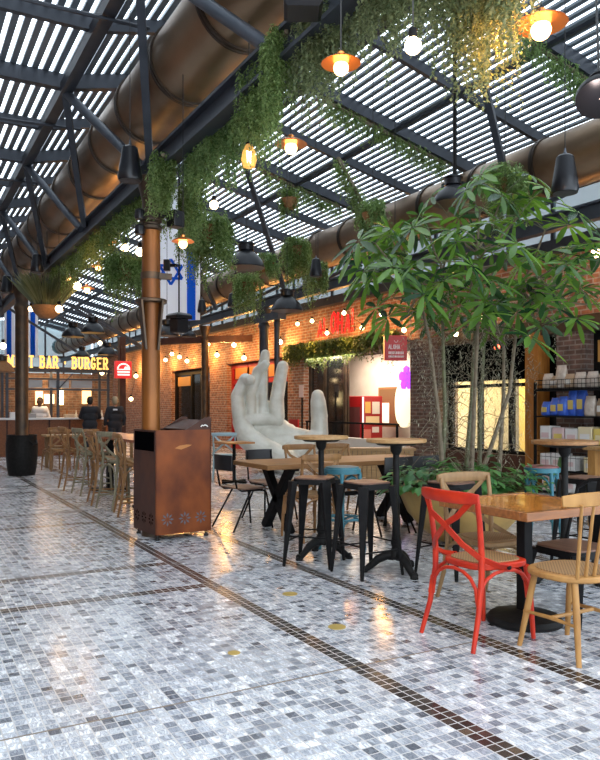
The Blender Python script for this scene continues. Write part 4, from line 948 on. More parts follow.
basketplant('tall hanging foliage between the right dome lamp and a small black speaker', A(297,248,13.4), .30, 110, (.6,1.2), foli, 25)
basketplant('long hanging foliage right of the small black speaker, over the red shop letters', A(318,272,13), .22, 60, (.5,.95), foli, 26)
basketplant('hanging foliage below the garlanded strut, left of the big tree', A(373,215,9.6), .22, 80, (.35,.7), folb, 27)
basketplant('dark hanging foliage under the right duct, behind the top leaves of the big tree', A(505,182,8.6), .30, 140, (.35,.85), foli, 28)
basketplant('small hanging foliage left of the large black dome lamp, beyond the beam', A(290,200,12.5), .16, 40, (.3,.6), foli, 29)
basketplant('small tuft of hanging foliage at the upper left of the big tree', A(395,245,9.8), .16, 40, (.3,.5), foli, 30)
def garland(label, pts, n, seed, m_=foli):
    n *= 3
    rnd = random.Random(seed); t = thing('garland', label, 'garland', tuple(pts[0])); o = Vector(pts[0]); m = MB()
    for i in range(n):
        f = rnd.random()*(len(pts)-1); k = min(int(f), len(pts)-2); p = Vector(pts[k]).lerp(Vector(pts[k+1]), f-k)-o+Vector((rnd.uniform(-.09,.09),rnd.uniform(-.09,.09),rnd.uniform(-.1,.06)))
        strand(m, p, rnd.uniform(.08,.30), rnd, .02, .06, .009, .6)
    m.build('foliage', m_, t, smooth=False); MB().tube([Vector(p)-o for p in pts], .03, 6).build('stem', bark, t)
rz = lambda x, y: (x, y, roof_z(x)-.08)
garland('green garland along the roof rafter left of the thin rod', [rz(5.4,9.0),rz(6.5,9.0),rz(7.7,9.0)], 170, 31)
garland('green garland along the roof rafter at the top right, beside the pink-lined lamp', [rz(6.0,6.0),rz(6.9,6.0),rz(7.6,6.0)], 130, 32, folb)
garland('green garland on the slanting strut above the left of the big tree', [A(338,158,10.2),A(358,195,10),A(374,232,9.9)], 110, 33)
garland('green garland along a further rafter, above the right large dome lamp', [rz(5.9,12.0),rz(6.8,12.0),rz(7.6,12.0)], 110, 34)
# grass basket
t = thing('grass_basket', 'woven hanging basket with spiky dry grass, left of the small lamps', 'plant', A(47,318,12.5))
m = MB(); m.lathe([(.001,-.02),(.12,0),(.21,.08),(.26,.17),(.27,.20),(.25,.20)], seg=24); m.build('basket', wickm, t)
m = MB(); rnd = random.Random(5)
for i in range(800):
    a = rnd.uniform(0,2*PI); q = rnd.random()*.2; e = rnd.uniform(.45,1.0)**.5; L = rnd.uniform(.4,.8)
    d = Vector((math.cos(a)*(1-e*.6), math.sin(a)*(1-e*.6), e)).normalized(); s = d.cross(Vector((0,0,1))).normalized()*.004
    p = Vector((q*math.cos(a), q*math.sin(a), .18)); q1 = p+d*L*.6; q2 = p+d*L; q2.z -= L*.25*(1-e)+.03
    m.add([p-s, p+s, q1+s, q2, q1-s], [(0,1,2,3,4)])
m.build('grass', drygr, t, smooth=False)
m = MB(); zt = roof_z(2.4)-t.location.z
for k in range(3): a = 2*PI*k/3; m.tube([(.26*math.cos(a),.26*math.sin(a),.2),(0,0,1.1)], .006, 5)
m.tube([(0,0,1.1),(0,0,zt)], .006, 5); m.build('hanger', wire, t)
# ivy valance over the open shop
y0 = onX(398,340,9.35).y; y1 = onX(287,350,9.35).y
for i in range(4):
    a = y0+(y1-y0)*i/4; b = y0+(y1-y0)*(i+1)/4
    lab = ['ivy valance over the shop opening, the end beside the red square sign','ivy valance over the shop opening, in front of the pale wall','ivy valance over the shop opening, below the red jagged letters','ivy valance over the shop opening, the end nearest the raised stone fingers'][i]
    hanging('ivy_valance', lab, [(9.32,a,2.98),(9.32,b,2.98)], 120, (.35,.95) if i > 1 else (.3,.75), ivym, 50+i, 'ivy over the open shop', .085, .022, .032, 'plant', .12, 9, .3)
# ---------------------------------------------------------------- big planter, bushes and umbrella trees
pc = Vector((4.98,5.55,0))
t = thing('planter_bowl', 'big ochre bowl planter at the foot of the tall umbrella trees', 'planter', tuple(pc))
MB().lathe([(.20,0),(.24,.02),(.40,.12),(.56,.30),(.64,.48),(.66,.53),(.62,.53),(.58,.45)], seg=48).build('bowl', planterm, t)
MB().lathe([(.585,.46),(.001,.50)], seg=32).build('soil', soil, t)
def bush(label, c, r, n, seed, ls=.15):
    rnd = random.Random(seed); t = thing('leafy_plant', label, 'plant', tuple(c)); m = MB(); s = MB()
    for i in range(n):
        a = rnd.uniform(0,2*PI); e = rnd.uniform(.05,1.1); R = r*rnd.uniform(.45,1.0)
        p = Vector((math.cos(a)*math.cos(e)*R, math.sin(a)*math.cos(e)*R, math.sin(e)*R*.8+.02)); d = Vector((math.cos(a), math.sin(a), rnd.uniform(-.7,.4))).normalized()
        sd = d.cross(Vector((0,0,1))).normalized(); L = ls*rnd.uniform(.6,1.2); u = sd.cross(d)
        pts = [p, p+d*L*.3+sd*L*.30, p+d*L*.65+sd*L*.26, p+d*L-u*L*.2, p+d*L*.65-sd*L*.26, p+d*L*.3-sd*L*.30, p+d*L*.5-u*L*.06]
        m.add(pts, [(0,1,6),(1,2,6),(2,3,6),(3,4,6),(4,5,6),(5,0,6)])
        if i % 3 == 0: s.tube([(0,0,0), p*.5+Vector((0,0,.04)), p], .005, 4)
    m.build('leaves', bushl, t, smooth=True, ang=3); s.build('stems', canes, t)
V = lambda x, y, z: (pc.x+x, pc.y+y, z)
bush('leafy green plant spilling over the left rim of the ochre bowl', V(-.40,.12,.50), .40, 150, 61)
bush('leafy green plant in the middle of the ochre bowl, behind the tan chair', V(-.1,-.2,.52), .46, 170, 62)
bush('leafy green plant at the right of the ochre bowl, near the red-seated teal stool', V(.40,-.25,.50), .42, 150, 63, .10)
bush('low green plant at the back of the ochre bowl, among the tree stems', V(.1,.3,.46), .42, 110, 64)
def palm_leaf(m, c, d, up, R, rnd, n=8):
    """palmate leaf: leaflets radiating around the petiole end c; d points outwards"""
    d = d.normalized(); s = d.cross(up).normalized(); nrm = s.cross(d).normalized()
    for k in range(n):
        a = -2.75+5.5*k/(n-1)+rnd.uniform(-.08,.08); dr = rnd.uniform(.1,.4)
        e = (d*math.cos(a)+s*math.sin(a)); e = (e-nrm*dr*.35).normalized(); w_ = nrm.cross(e).normalized()
        L = R*rnd.uniform(.85,1.1)*(1-.18*abs(a)/2.5); W = L*.12
        st = c+e*L*.12
        rows = []
        for f, ww in ((0,.25),(.3,.8),(.6,1.0),(.85,.7),(1.0,.02)):
            q = st+e*L*f; q.z -= L*.16*f*f
            rows.append((q-w_*W*ww+nrm*W*.25*ww, q, q+w_*W*ww+nrm*W*.25*ww))
        vs = [p for r_ in rows for p in r_]
        fs = []
        for i in range(4): b_ = i*3; fs += [(b_,b_+1,b_+4,b_+3),(b_+1,b_+2,b_+5,b_+4)]
        m.add(vs, fs)
def umbrella(label, base, stems, tips, seed, R=.30, per=4):
    """stems: list of polylines (trunks); tips: (point, stem index) ends that carry a rosette of leaves"""
    rnd = random.Random(seed); t = thing('umbrella_tree', label, 'tree', tuple(base)); o = Vector(base)
    for k, st in enumerate(stems):
        n = len(st); m = MB(); m.tube([Vector(p)-o for p in st], [.026-.014*i/(n-1) for i in range(n)], 8); m.build('trunk', bark if k % 2 == 0 else canes, t)
    br = MB(); fo = MB(); pt = MB()
    for (p, k) in tips:
        p = Vector(p)-o; a = Vector(stems[k][-1])-o; mid = a.lerp(p, .5)+Vector((0,0,-.06)); br.tube([a, mid, p], [.013,.011,.009], 6)
        ax = (p-mid).normalized()
        for j in range(per):
            an = 2*PI*j/per+rnd.uniform(-.35,.35); el = rnd.uniform(-.5,.75); Lp = rnd.uniform(.20,.36)
            d = Vector((math.cos(an)*math.cos(el), math.sin(an)*math.cos(el), math.sin(el)))
            e = p+d*Lp+Vector((0,0,.04)); pt.tube([p, p+d*Lp*.55+Vector((0,0,.05)), e], .0045, 4)
            hd = Vector((d.x, d.y, -rnd.uniform(.0,1.5))); palm_leaf(fo, e, hd, Vector((0,0,1)), R*rnd.uniform(.75,1.15), rnd, rnd.choice((7,8,9)))
    dg = MB()
    for i in range(70):
        st = stems[rnd.randrange(len(stems))]; k = rnd.randrange(1, len(st)-1); p = Vector(st[k]).lerp(Vector(st[k+1]), rnd.random()*.8)-o+Vector((rnd.uniform(-.35,.35),rnd.uniform(-.3,.3),rnd.uniform(-.35,.1)))
        strand(dg, p, rnd.uniform(.2,.55), rnd, .02, .05, .004, .5)
    dg.build('dry_foliage', drytw, t, smooth=False)
    fo.build('leaves', umbl, t, smooth=True, ang=3)
    tw = MB()
    for i in range(70):
        st = stems[rnd.randrange(len(stems))]; k = rnd.randrange(len(st)-1); p = Vector(st[k]).lerp(Vector(st[k+1]), rnd.random())-o
        a = rnd.uniform(0,2*PI); d = Vector((math.cos(a),math.sin(a),rnd.uniform(-.4,.6)))*rnd.uniform(.15,.4)
        tw.tube([p, p+d*.5+Vector((0,0,.04)), p+d+Vector((0,0,-.08))], [.004,.0035,.002], 4)
    br.add(tw.v, tw.f, 0); br.add(pt.v, pt.f, 1); br.build('branches', [bark, canes], t)
umbrella('umbrella tree with pale leaning stems at the left of the ochre bowl', V(-.25,.0,.48),
  [[V(-.25,0,.48),V(-.27,.05,1.2),V(-.35,.1,2.0),V(-.5,.1,2.55)],[V(-.2,.1,.48),V(-.15,.1,1.3),V(-.1,.2,2.2),V(-.12,.2,2.8)]],
  [(A(375,243,7.3),0),(A(385,275,7.0),0),(A(398,248,7.5),0),(A(428,228,7.3),1),(A(445,262,6.8),1),(A(430,292,7.6),0),(A(376,266,7.4),0),(A(394,298,7.2),0),(A(408,312,7.0),0),(A(440,322,7.4),1)], 71)
umbrella('umbrella tree with upright stems in the middle of the ochre bowl, reaching the right duct', V(.05,-.05,.48),
  [[V(.0,-.1,.48),V(.05,-.1,1.3),V(.1,-.1,2.2),V(.12,-.05,2.9)],[V(.1,.1,.48),V(.2,.1,1.4),V(.3,.15,2.3),V(.35,.1,2.8)]],
  [(A(480,212,7.1),0),(A(503,195,7.2),0),(A(486,250,6.6),0),(A(470,290,7.0),0),(A(520,250,7.4),1),(A(455,225,7.6),0),(A(508,300,7.2),1),(A(475,325,7.3),0),(A(500,335,6.9),1),(A(520,215,7.0),0)], 72)
umbrella('umbrella tree with a thick stem leaning right from the ochre bowl', V(.3,.05,.48),
  [[V(.15,.0,.48),V(.35,-.05,1.0),V(.55,-.08,1.5),V(.65,-.1,2.3),V(.68,-.1,2.6)],[V(.35,.15,.48),V(.42,.2,1.4),V(.5,.2,2.4)],[V(.42,-.05,.48),V(.5,-.05,1.5),V(.55,0,2.3)]],
  [(A(545,230,7.2),0),(A(574,248,7.0),0),(A(592,272,7.3),0),(A(548,285,6.9),0),(A(535,318,7.2),0),(A(566,300,7.4),0),(A(525,280,7.7),1),(A(592,305,7.2),0),(A(558,325,7.0),0)], 73)
# ---------------------------------------------------------------- lamps, bulbs, speakers
sheet = mat('lamp_black', (.010,.011,.014), .28, .2, spec=.4)
inner = mat('lamp_inside', (.55,.40,.33), .5)
def cord(t, z0, x, zt=None, r=.005): MB().tube([(0,0,z0),(0,0,(roof_z(x) if zt is None else zt)-t.location.z)], r, 5).build('cord', wire, t)
def dome(label, c, R=.27, glow=False, tilt=None, ins=None, brown=False):
    t = thing('pendant_lamp', label, 'lamp', c)
    pr = [(R,0),(R*1.02,.01),(R*.98,.05),(R*.86,R*.42),(R*.62,R*.72),(R*.34,R*.9),(R*.30,R*.95)]
    m = MB(); m.lathe(pr, seg=32); mm = MB(); mm.lathe([(R*.99,.002),(R*.84,R*.40),(R*.60,R*.69),(.001,R*.86)], seg=32)
    sh = m.build('shade', wickm if brown else sheet, t); mm.build('lining', ins or inner, t)
    k = MB(); k.lathe([(R*.30,R*.9),(R*.42,R*.95),(R*.42,R*1.25),(R*.50,R*1.27),(R*.50,R*1.33),(R*.2,R*1.36),(.012,R*1.45)], seg=20); k.build('cap', sheet, t)
    MB().ball((0,0,R*.35), .05, 10).build('bulb', mat('frosted_bulb',(.8,.75,.7),.3) if 'frosted_bulb' not in bpy.data.materials else bpy.data.materials['frosted_bulb'], sh)
    if tilt:
        tv = Vector(tilt).normalized(); MB().tube([(0,0,R*1.4),(0,0,(roof_z(c[0])-c[2])/tv.z)], .008, 6).build('arm', wire, t); t.rotation_euler = tv.to_track_quat('Z','Y').to_euler()
    else: cord(t, R*1.4, c[0])
    return t
for (u,v,d,R,lab) in ((246,268,10.6,.27,'large black dome lamp right of the shaggy basket, with a square black cap'),(287,311,12,.26,'large black dome lamp above the middle fingers of the stone hand'),
  (73,337,18,.27,'black dome lamp over the bar, left one of the big pair'),(93,333,17.5,.28,'black dome lamp over the bar, right one of the big pair'),
  (82,357,21,.22,'small black dome lamp just above the gold letters, under the big pair'),(107,355,20.5,.26,'black dome lamp above the end of the gold letters'),
  (167,336,14.5,.24,'black dome lamp just right of the copper column, below the banner'),(189,337,16,.17,'small black dome lamp at the lower right corner of the banner'),(453,204,8,.22,'wide black dome lamp below the thin rod, in the top leaves of the big tree')):
    dome(lab, A(u,v,d), R)
dome('big black dome lamp with pink lining at the top right edge', A(600,99,4.4), .14, tilt=Vector((.42,.36,.85)), ins=mat('pink_lining',(.72,.40,.38),.5)); PINK = A(597,103,4.3)
dome('brown woven dome lamp at the left edge beside the gold letters', A(2,372,17), .28, brown=True)
def speaker(label, c, s=1.0):
    t = thing('hanging_speaker', label, 'speaker', c, -.4); s_ = s
    m = MB(); n = 20; pr = [(.048,.285),(.066,.27),(.09,.12),(.105,.02),(.095,-.01)]
    m.lathe([(r*s, z*s) for r, z in pr[::-1]], seg=24); m.build('body', sheet, t)
    MB().lathe([(.085*s,-.012*s),(.001,-.016*s)], seg=20).build('grille', mat('speaker_grille',(.05,.045,.045),.7) if 'speaker_grille' not in bpy.data.materials else bpy.data.materials['speaker_grille'], t)
    k = MB(); k.lathe([(.03*s,.28*s),(.012,.31*s),(.008,.34*s)], seg=10); k.build('cap', strutm, t)
    cord(t, .33*s, c[0], None, .004)
for (u,v,d,s,lab) in ((130,180,6.9,1.12,'black hanging speaker in front of the left bronze duct'),(565,192,6.3,1.12,'black hanging speaker in front of the right bronze duct'),
  (37,272,11,.95,'black hanging speaker above the grass basket, against the left duct'),(316,276,11,.92,'small black hanging speaker under the right duct, over the red shop letters'),
  (202,312,15,.9,'small black hanging speaker at the right edge of the banner'),(232,306,15.5,.95,'small black hanging speaker below the large dome lamp, by a bronze duct'),(7,292,14,1.1,'black hanging speaker at the left edge, left of the grass basket')):
    speaker(lab, A(u,v,d), s)
# black box spot at the very top of the picture, carried by the edge beam
t = thing('box_spotlight', 'black box spotlight at the top edge, at the end of the bronze duct', 'spotlight', A(303,14,4.3), .3)
m = MB(); m.lathe([(.13,-.0),(.16,.02),(.165,.2),(.12,.26)], seg=4); m.build('body', sheet, t); MB().tube([(0,0,.2),(0,0,1.4)], .012, 6).build('arm', blackm, t)
# speakers and spots fixed to the copper column, and the lantern on a rod behind it
t = thing('column_spotlight', 'black spotlight fixed on the right of the copper column top', 'spotlight', (2.58,7.30,3.24), .3); MB().span(-.07,.07,-.07,.07,0,.17).build('body', sheet, t, bevel=.012); MB().bar((-.2,.05,.1),(0,.03,.1),.03,.03).build('arm', blackm, t)
for z,lab in ((3.14,'small black spotlight on the left side of the copper column, lower of the two'),(3.30,'small black spotlight on the left side of the copper column, upper of the two')):
    t = thing('column_spotlight', lab, 'spotlight', (2.22,7.38,z)); MB().lathe([(.05,0),(.055,.03),(.05,.09),(.02,.11)], seg=14).build('body', sheet, t); MB().bar((.0,.0,.05),(.1,.0,.05),.025,.025).build('arm', blackm, t)
t = thing('lantern', 'black square lantern on a long rod in front of the banner', 'lamp', A(179,333,10.5), -.5)
m = MB(); m.lathe([(.10,0),(.13,.02),(.13,.20),(.10,.22)], seg=4); m.build('body', sheet, t); m = MB(); m.lathe([(.19,.20),(.19,.25),(.15,.28),(.02,.30)], seg=4); m.build('cap', sheet, t)
MB().tube([(0,0,.28),(0,0,roof_z(t.location.x)-t.location.z)], .012, 6).build('rod', blackm, t); MB().bar((-.02,0,.98),(-.14,0,.98),.04,.04).build('clamp', blackm, t); MB().span(-.22,-.13,-.05,.05,.9,1.06).build('spot', sheet, t, bevel=.01)
t = thing('camera_rod', 'thin vertical black rod holding a small box under the roof, above the big tree', 'rod', A(455,185,8.4))
MB().tube([(0,0,0),(0,0,roof_z(t.location.x)-t.location.z)], .022, 8).build('rod', blackm, t); MB().span(-.12,.12,-.1,.1,-.06,.02).build('box', blackm, t)

def bulb(label, c, kind='bare', r=.05, e=None, zt=None):
    t = thing('light_bulb' if kind in ('bare','string') else ('saucer_lamp' if kind == 'saucer' else 'filament_bulb'), label, 'light bulb' if kind != 'saucer' else 'lamp', c)
    if kind == 'filament':
        MB().lathe([(.001,-.10),(.045,-.085),(.06,-.03),(.05,.03),(.025,.085),(.022,.10)], seg=20).build('glass', clearb, t)
        MB().tube([(-.015,0,.04),(-.012,0,-.05),(.0,0,.03),(.012,0,-.05),(.015,0,.04)], .004, 5).build('filament', filam, t)
    else:
        o_ = MB(); n = 8; o_.lathe([(max(1e-4, r*math.sin(PI*i/n*.86)), -r*math.cos(PI*i/n*.86)) for i in range(n+1)]+[(r*.38,r*1.25)], seg=16); o_.build('glass', e or bulbw, t)
    MB().lathe([(r*.45,r*.95),(r*.5,r*1.1),(r*.5,r*2.0),(r*.2,r*2.2)], seg=12).build('socket', blackm if kind != 'saucer' else coppers, t)
    if kind == 'saucer':
        m = MB(); m.lathe([(r*2.6,r*.55),(r*2.55,r*.62),(r*1.5,r*1.25),(r*.5,r*1.55),(r*.48,r*1.47),(r*1.45,r*1.15),(r*2.5,r*.52)], seg=32); m.build('saucer', coppers, t)
    if kind != 'string': MB().tube([(0,0,r*2),(0,0,(roof_z(c[0]) if zt is None else zt)-c[2])], .004, 4).build('cord', wire, t)
    return t
def glow(c, p, col=(1,.62,.25), r=.06):
    l = bpy.data.lights.new('bulb_and_fill_light','POINT'); l.energy = p; l.color = col; l.shadow_soft_size = r
    o = bpy.data.objects.new('bulb_and_fill_light', l); COL.objects.link(o); o.location = c
for (u,v,d,k,r,lab) in ((341,68,3.5,'saucer',.037,'copper saucer lamp with glowing bulb amid the dense foliage at the top'),(413,46,3.0,'bare',.035,'glowing bare bulb between the two saucer lamps at the top'),(541,30,3.6,'saucer',.05,'largest orange-lit copper saucer lamp, at the top right'),
  (249,156,5.6,'filament',.05,'clear bulb with visible filament below the bright green foliage'),(291,148,5.8,'saucer',.05,'copper saucer lamp seen from below, right of the filament bulb'),(214,205,7,'bare',.042,'white globe bulb right of the copper column top, above the shaggy basket'),
  (183,244,6.6,'saucer',.04,'copper saucer lamp in front of the blue star banner'),(110,244,11,'saucer',.05,'saucer lamp with bright bulb, highest of the cluster left of the copper column'),(125,248,10.5,'bare',.055,'bare bulb second from the copper column, above the orange-lit basket'),(140,252,10,'bare',.06,'bare bulb touching the left side of the copper column'),
  (98,268,11.5,'saucer',.045,'small saucer lamp left of the orange-lit basket'),(68,279,13,'saucer',.045,'small dim saucer lamp above the pair of globes'),(77,286,12.5,'bare',.07,'white globe bulb right of the grass basket'),(87,290,12.5,'saucer',.05,'small saucer lamp right of the white globe bulb'),
  (31,309,13.5,'bare',.05,'small bulb at the left rim of the grass basket'),(59,309,12,'bare',.06,'bright bulb at the right rim of the grass basket'),(3,346,16,'bare',.07,'yellow bulb at the left edge, above the brown woven lamp'),(153,317,14,'saucer',.06,'saucer lamp low beside the copper column, under the flange')):
    c = A(u,v,d); bulb(lab, c, k, r, bulbo if k == 'saucer' else None)
    if (u, v) in ((541,30),(125,248)): glow((c[0]-.12,c[1]+.1,c[2]-.05), 14, (1,.42,.08), .04)
    if (u, v) in ((341,68),(541,30),(413,46),(183,244),(125,248),(87,290),(59,309)): glow((c[0],c[1],c[2]-.1), 5, (1,.5,.15))
FB = [(297.5,324,'left of the red jagged letters'),(312,321,'just left of the red jagged letters'),(327,333,'in front of the first red letter'),(344,313,'in front of the top of the red jagged letters'),(362,328,'at the right foot of the red jagged letters'),(381.5,314,'between the red letters and the tree, above the ivy'),(404,330,'above the red square sign'),(456,334,'among the tree stems, left of the bright one'),(484,317,'brightest one seen through the tree stems'),(497,347,'dim red one under the lintel behind the tree'),
 (165.5,360,'beside the copper column, lowest of its cluster'),(172,354,'right of the copper column, second of the cluster'),(179.5,357,'brightest of the cluster right of the copper column'),(187,361,'last of the cluster right of the copper column'),(208,344,'right beside the dark bracket column'),(217,355,'below and right of the bracket column head'),(234,345,'alone above the red-framed window'),(244,358,'hanging against the orange transom of the red-framed window'),(280,342,'between the raised stone fingers and the brick band'),(596,253,'at the right edge over the grocery shelf')]
for i,(u,v,lab) in enumerate(FB):
    c = onX(u,v,9.28); o = bulb('shop-front string bulb, '+lab, tuple(c), 'string', .05 if i < 10 else .07, bulbw if i != 9 else emit('red_bulb',(1,.12,.03),8)); o['group'] = 'string lights on the brick shop front'
    o.name = 'string_light_bulb'
for (u,v,lab) in ((100,343,'left of the red box sign, over the bar letters'),(128,365,'at the right edge of the red box sign'),(136,376,'below the red box sign, against the copper column'),(131,399,'low on the far brick pier beside the bar'),(102,373,'under the end of the gold letters')):
    c = A(u,v,21.5); o = bulb('string bulb near the bar, '+lab, c, 'string', .06); o['group'] = 'string lights near the bar'; o.name = 'string_light_bulb'
glow(PINK, 2.5, (1,.8,.75), .03)  # added light that brightens the pink lining
# string wires
def wire_run(label, pts):
    o = MB().tube(pts, .006, 4).build('string_wire', wire); tag(o, label, 'wire')
def sag(a, b, n=8, s=.12): return [(a[0]+(b[0]-a[0])*i/n, a[1]+(b[1]-a[1])*i/n, a[2]+(b[2]-a[2])*i/n-s*math.sin(PI*i/n)) for i in range(n+1)]
P_ = [tuple(onX(u,v,9.28)+Vector((0,0,.1))) for (u,v,l) in FB]
for idx,lab in (((6,5,4,3,2,1,0,18),'black string-light wire along the brick band over the ivy'),((17,16,15,14,13,12,11,10),'black string-light wire along the orange-lit brick band right of the copper column'),((19,9,8,7,6),'black string-light wire on the shop front behind the big tree')):
    q = []
    for a, b in zip(idx, idx[1:]): q += sag(P_[a], P_[b], 5, .04)[:-1]
    q.append(P_[idx[-1]]); wire_run(lab, q)
q = [A(100,341,21.5),A(102,371,21.5),A(128,363,21.5),A(136,374,21.5),A(131,397,21.5)]; wire_run('black string-light wire near the bar', q)
for y in (12.5,14.2,15.8,17.5,19.2,21.0,23,25,27,29,31.5,34): glow((9.05,y,3.05), 30 if y < 17 else 75, (1,.50,.14), .12)
glow((9.0,9.8,3.1), 9, (1,.55,.2), .1); glow((8.8,7.6,3.1), 8, (1,.5,.18), .1)
# ---------------------------------------------------------------- grocery shelf
t = thing('grocery_shelf', 'black metal shelf with packets in front of the dark brick pier at the right', 'shelf', (9.1,7.1,0))
for z in (.04,.38,.79,1.21,1.62): MB().span(-.24,.24,-1.15,1.15,z-.02,z).build('board', blackm, t)
for sx in (-.22,.22):
    for y in (-1.13,1.13): MB().span(sx-.018,sx+.018,y-.018,y+.018,0,1.74).build('post', blackm, t)
wb = MB()
for z in (1.64,1.70,1.77):
    wb.tube([(-.235,-.9,z),(-.235,1.13,z)], .005, 5); wb.tube([(.21,-.9,z),(.21,1.13,z)], .005, 5); wb.tube([(-.235,1.13,z),(.21,1.13,z)], .005, 5)
for i in range(28): y = -.9+i*.075; wb.tube([(-.235,y,1.62),(-.235,y,1.77)], .004, 4)
wbt = thing('wire_basket', 'wire basket of packets on the top board of the grocery shelf', 'basket', (9.1,7.1,0)); wb.build('wires', blackm, wbt)
MB().span(-.23,.21,-.88,1.12,1.622,1.63).build('base', blackm, wbt)
wb = MB()
for z in (.20,.28): wb.tube([(-.245,-1.1,z+.38),(-.245,1.1,z+.38)], .004, 4)
for i in range(24): wb.tube([(-.245,-1.1+i*.095,.40),(-.245,-1.1+i*.095,.66)], .003, 4)
wb.build('front_grid', blackm, t)
def pouch(name, label, c, w_, h, d_, m_, rz_=0, tilt=0, lab=None, group=None):
    t = thing(name, label, 'packet', c, rz_, group); t.rotation_euler = (0, tilt, rz_)
    m = MB(); n = 6; vs = []; fs = []; k = 12
    prof = [(0,.9,.85),(.08,1,1),(.45,1.02,1.05),(.75,.97,.7),(.92,.95,.2),(1,.95,.1)]
    for (z, ww, dd) in prof:
        for i in range(k):
            a = 2*PI*i/k; x = math.copysign(abs(math.cos(a))**.6, math.cos(a))*d_/2*dd; y = math.copysign(abs(math.sin(a))**.5, math.sin(a))*w_/2*ww
            vs.append((x, y, z*h))
    for i in range(len(prof)-1):
        for j in range(k): j2 = (j+1)%k; fs.append((i*k+j,i*k+j2,(i+1)*k+j2,(i+1)*k+j))
    fs += [tuple(range(k))[::-1], tuple((len(prof)-1)*k+j for j in range(k))]
    m.add(vs, fs); m.build('bag', m_, t, ang=1.2)
    if lab: MB().span(-d_/2*1.1-.002,-d_/2*.98,-w_*.28,w_*.28,h*.25,h*.6).build('label', lab, t)
pb = mat('blue_packet',(.03,.09,.50),.3,0,(.06,.16,.62),12); pk = mat('kraft_packet',(.36,.24,.14),.6,0,(.45,.33,.22),9); pw = mat('pale_packet',(.62,.55,.47),.5,0,(.42,.34,.28),14); gl = mat('gold_label',(.6,.45,.12),.5); wl = mat('white_label',(.7,.67,.62),.6)
for i,(y,h,tl,mm) in enumerate(((8.12,.24,-.1,pw),(7.98,.20,.1,pk),(7.86,.36,.35,pw),(7.70,.22,-.05,pk),(7.50,.24,0,pw),(7.28,.24,.05,pw),(7.06,.25,0,pw),(6.84,.24,-.05,pw),(6.62,.23,0,pk),(6.42,.22,0,pk))):
    pouch('packet', ['pale packet at the left corner of the wire basket','short kraft packet second from the left in the wire basket','tall pale packet leaning out of the wire basket','kraft packet right of the tall leaning one in the wire basket','pale packet, left of the run of four in the wire basket','pale packet, second of the run of four in the wire basket','pale packet, third of the run of four in the wire basket','pale packet, last of the run of four in the wire basket','kraft packet after the run of pale ones in the wire basket','kraft packet at the right end of the wire basket'][i], (9.06,y,1.64), .19,h,.12,mm,0,0,wl if mm is pk else None,'packets in the wire basket')
for i,(x,y,h,tl) in enumerate(((8.98,8.08,.22,-.5),(9.0,7.92,.28,-.35),(9.0,7.78,.30,-.25),(9.06,7.64,.40,-.08),(9.06,7.47,.42,0))):
    pouch('packet', ['blue packet lying lowest at the left end of the shelf','blue packet leaning second from the left end of the shelf','blue packet leaning third from the left end of the shelf','tall blue packet beside the leaning ones','tallest blue packet, next to the kraft one'][i], (x,y,1.215), .17,h,.13,pb,0,tl*.0,gl,'blue packets on the second board')
pouch('packet','pale kraft packet next to the tallest blue packet',(9.0,7.27,1.215),.18,.30,.13,pw,0,0,None); pouch('packet','round-topped kraft packet left of the jars',(9.02,7.07,1.215),.19,.26,.14,pk,0,0,wl)
for i,y in enumerate((6.78,6.58,6.38)):
    t = thing('cookie_jar', ['amber jar nearest the kraft packet','amber jar, middle one of the second board','amber jar at the right edge of the second board'][i], 'jar', (9.0,y,1.215), 0, 'jars on the second board')
    MB().lathe([(.08,0),(.09,.02),(.09,.26),(.07,.30)], seg=18).build('glass', mat('amber_jar',(.50,.27,.07),.2) if 'amber_jar' not in bpy.data.materials else bpy.data.materials['amber_jar'], t); MB().lathe([(.075,.30),(.075,.34),(.001,.345)], seg=18).build('lid', pk, t)
bx = [mat('white_box',(.70,.68,.66),.5), mat('pink_box',(.62,.45,.44),.5), mat('yellow_box',(.66,.50,.12),.5), mat('cream_box',(.72,.62,.40),.5)]
for i,(y,z,w_,h,c,lab) in enumerate(((8.05,.795,.20,.26,0,'white box at the left end of the third board'),(7.80,.795,.22,.24,1,'pinkish box, second on the third board'),(7.55,.795,.22,.23,0,'white box, third on the third board'),(7.30,.795,.24,.26,3,'cream box in the middle of the third board'),(7.03,.795,.24,.24,2,'yellow box right of the cream box'),(6.76,.795,.24,.25,2,'yellow box, second from the right on the third board'),(6.48,.795,.24,.26,3,'cream box at the right end of the third board'),
  (8.05,.385,.20,.24,0,'white box at the left of the lowest full board'),(7.82,.385,.20,.25,0,'white box beside the green packet, low on the shelf'),(7.58,.385,.2,.22,0,'white box right of the green packet, low on the shelf'),(7.2,.385,.24,.22,3,'cream box low on the shelf behind the bar table post'),(6.9,.385,.22,.2,1,'pinkish box low on the shelf at the right'),(8.0,.045,.22,.24,1,'pinkish box on the bottom board, left'),(7.6,.045,.24,.24,0,'white box on the bottom board, behind the teal stool'))):
    t = thing('carton', lab, 'box', (9.02,y,z)); MB().span(-.12,.12,-w_/2,w_/2,0,h).build('box', bx[c], t, bevel=.006); MB().span(-.123,-.12,-w_*.35,w_*.35,h*.3,h*.6).build('label', bx[(c+1)%4], t)
pouch('packet','green packet between white boxes low on the shelf',(8.9,7.7,.385),.16,.2,.1,mat('green_packet',(.06,.16,.04),.5))
# light wooden table at the right edge
t = thing('wooden_table', 'light wooden high table at the right edge, above the black bar stool', 'table', (7.2,5.3,0)); MB().span(-.35,.35,-.35,.35,.86,.90).build('tabletop', oakl, t, bevel=.004)
for sx in (-.26,.26):
    for sy in (-.26,.26): MB().span(sx-.05,sx+.05,sy-.05,sy+.05,0,.86).build('leg', beech, t)
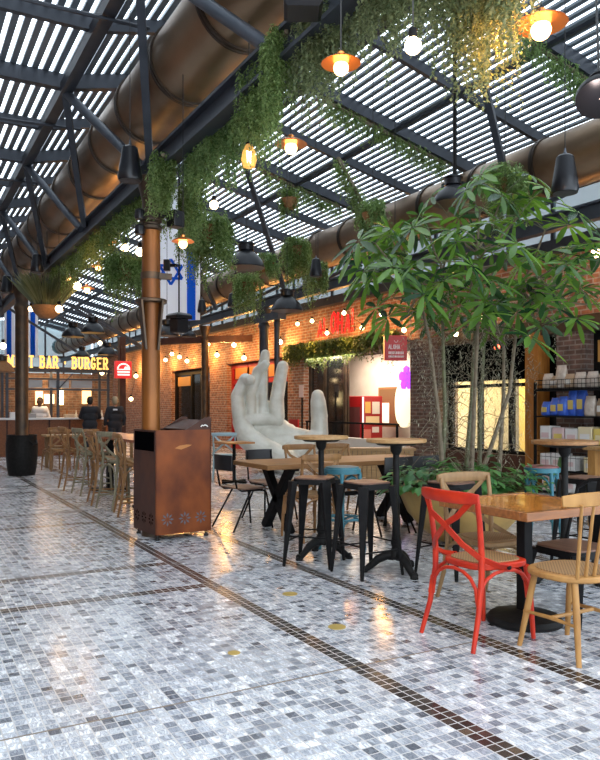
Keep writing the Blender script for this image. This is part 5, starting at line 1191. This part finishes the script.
# things seen in the lit shop behind the tree
t = thing('shop_display', 'pale display shelves inside the lit shop behind the tree stems', 'shelf', (11.3,9.6,0))
for z in (.3,.75,1.2,1.62): MB().span(-.2,.2,-.9,.9,z,z+.03).build('board', bx[3], t)
for y in (-.9,.9): MB().span(-.2,.2,y-.02,y+.02,0,1.75).build('side', bx[3], t)
for i,(y,z,c) in enumerate(((10.2,.78,1),(10.0,1.23,0),(9.7,.78,0),(9.5,1.23,2),(9.2,.78,0),(9.0,1.23,1))):
    tag(MB().span(-.1,.1,-.08,.08,0,.26).build('carton', bx[c], None, loc=(11.25,y,z), bevel=.006), ['pink carton on the lower board in the lit shop','white carton at the upper left in the lit shop','white carton in the middle of the lower board in the lit shop','yellow carton on the upper board in the lit shop','white carton at the right of the lower board in the lit shop','pink carton at the right of the upper board in the lit shop'][i], 'box')
# ---------------------------------------------------------------- light and camera
w = bpy.data.worlds.new('sky'); scene.world = w; w.use_nodes = True; nt = w.node_tree
bg = nt.nodes['Background']; bg.inputs['Color'].default_value = (.80,.90,1.0,1); bg.inputs['Strength'].default_value = 4.2
def area(name, loc, tgt, size, power, c, sy=None):
    l = bpy.data.lights.new(name, 'AREA'); l.energy = power; l.size = size; l.color = c
    if sy: l.shape = 'RECTANGLE'; l.size_y = sy
    o = bpy.data.objects.new(name, l); COL.objects.link(o); o.location = loc
    o.rotation_euler = (Vector(tgt)-Vector(loc)).to_track_quat('-Z', 'Y').to_euler(); return o
area('shop_lamp', (10.6,9.9,2.7), (10.9,9.9,0), 1.6, 260, (1,.80,.38))
area('pale_shop_lamp', (10.3,15.2,2.7), (10.6,15.2,0), 2.2, 260, (1,.80,.62))
area('bar_lamp', (4.2,22.6,2.4), (4.2,22.8,0), 1.5, 60, (1,.66,.34))
cam = bpy.data.cameras.new('camera'); co = bpy.data.objects.new('camera', cam); COL.objects.link(co)
co.location = (0,0,EYE); co.rotation_euler = (PI/2,0,-TH)
cam.sensor_fit = 'HORIZONTAL'; cam.sensor_width = 36; cam.lens = FPX/600*36; cam.shift_y = (HOR-380)/600; cam.clip_end = 300
scene.camera = co
vs = scene.view_settings; vs.view_transform = 'Standard'; vs.look = 'None'; vs.gamma = 1; vs.use_curve_mapping = False; vs.exposure = 0.0
scene.cycles.use_denoising = True
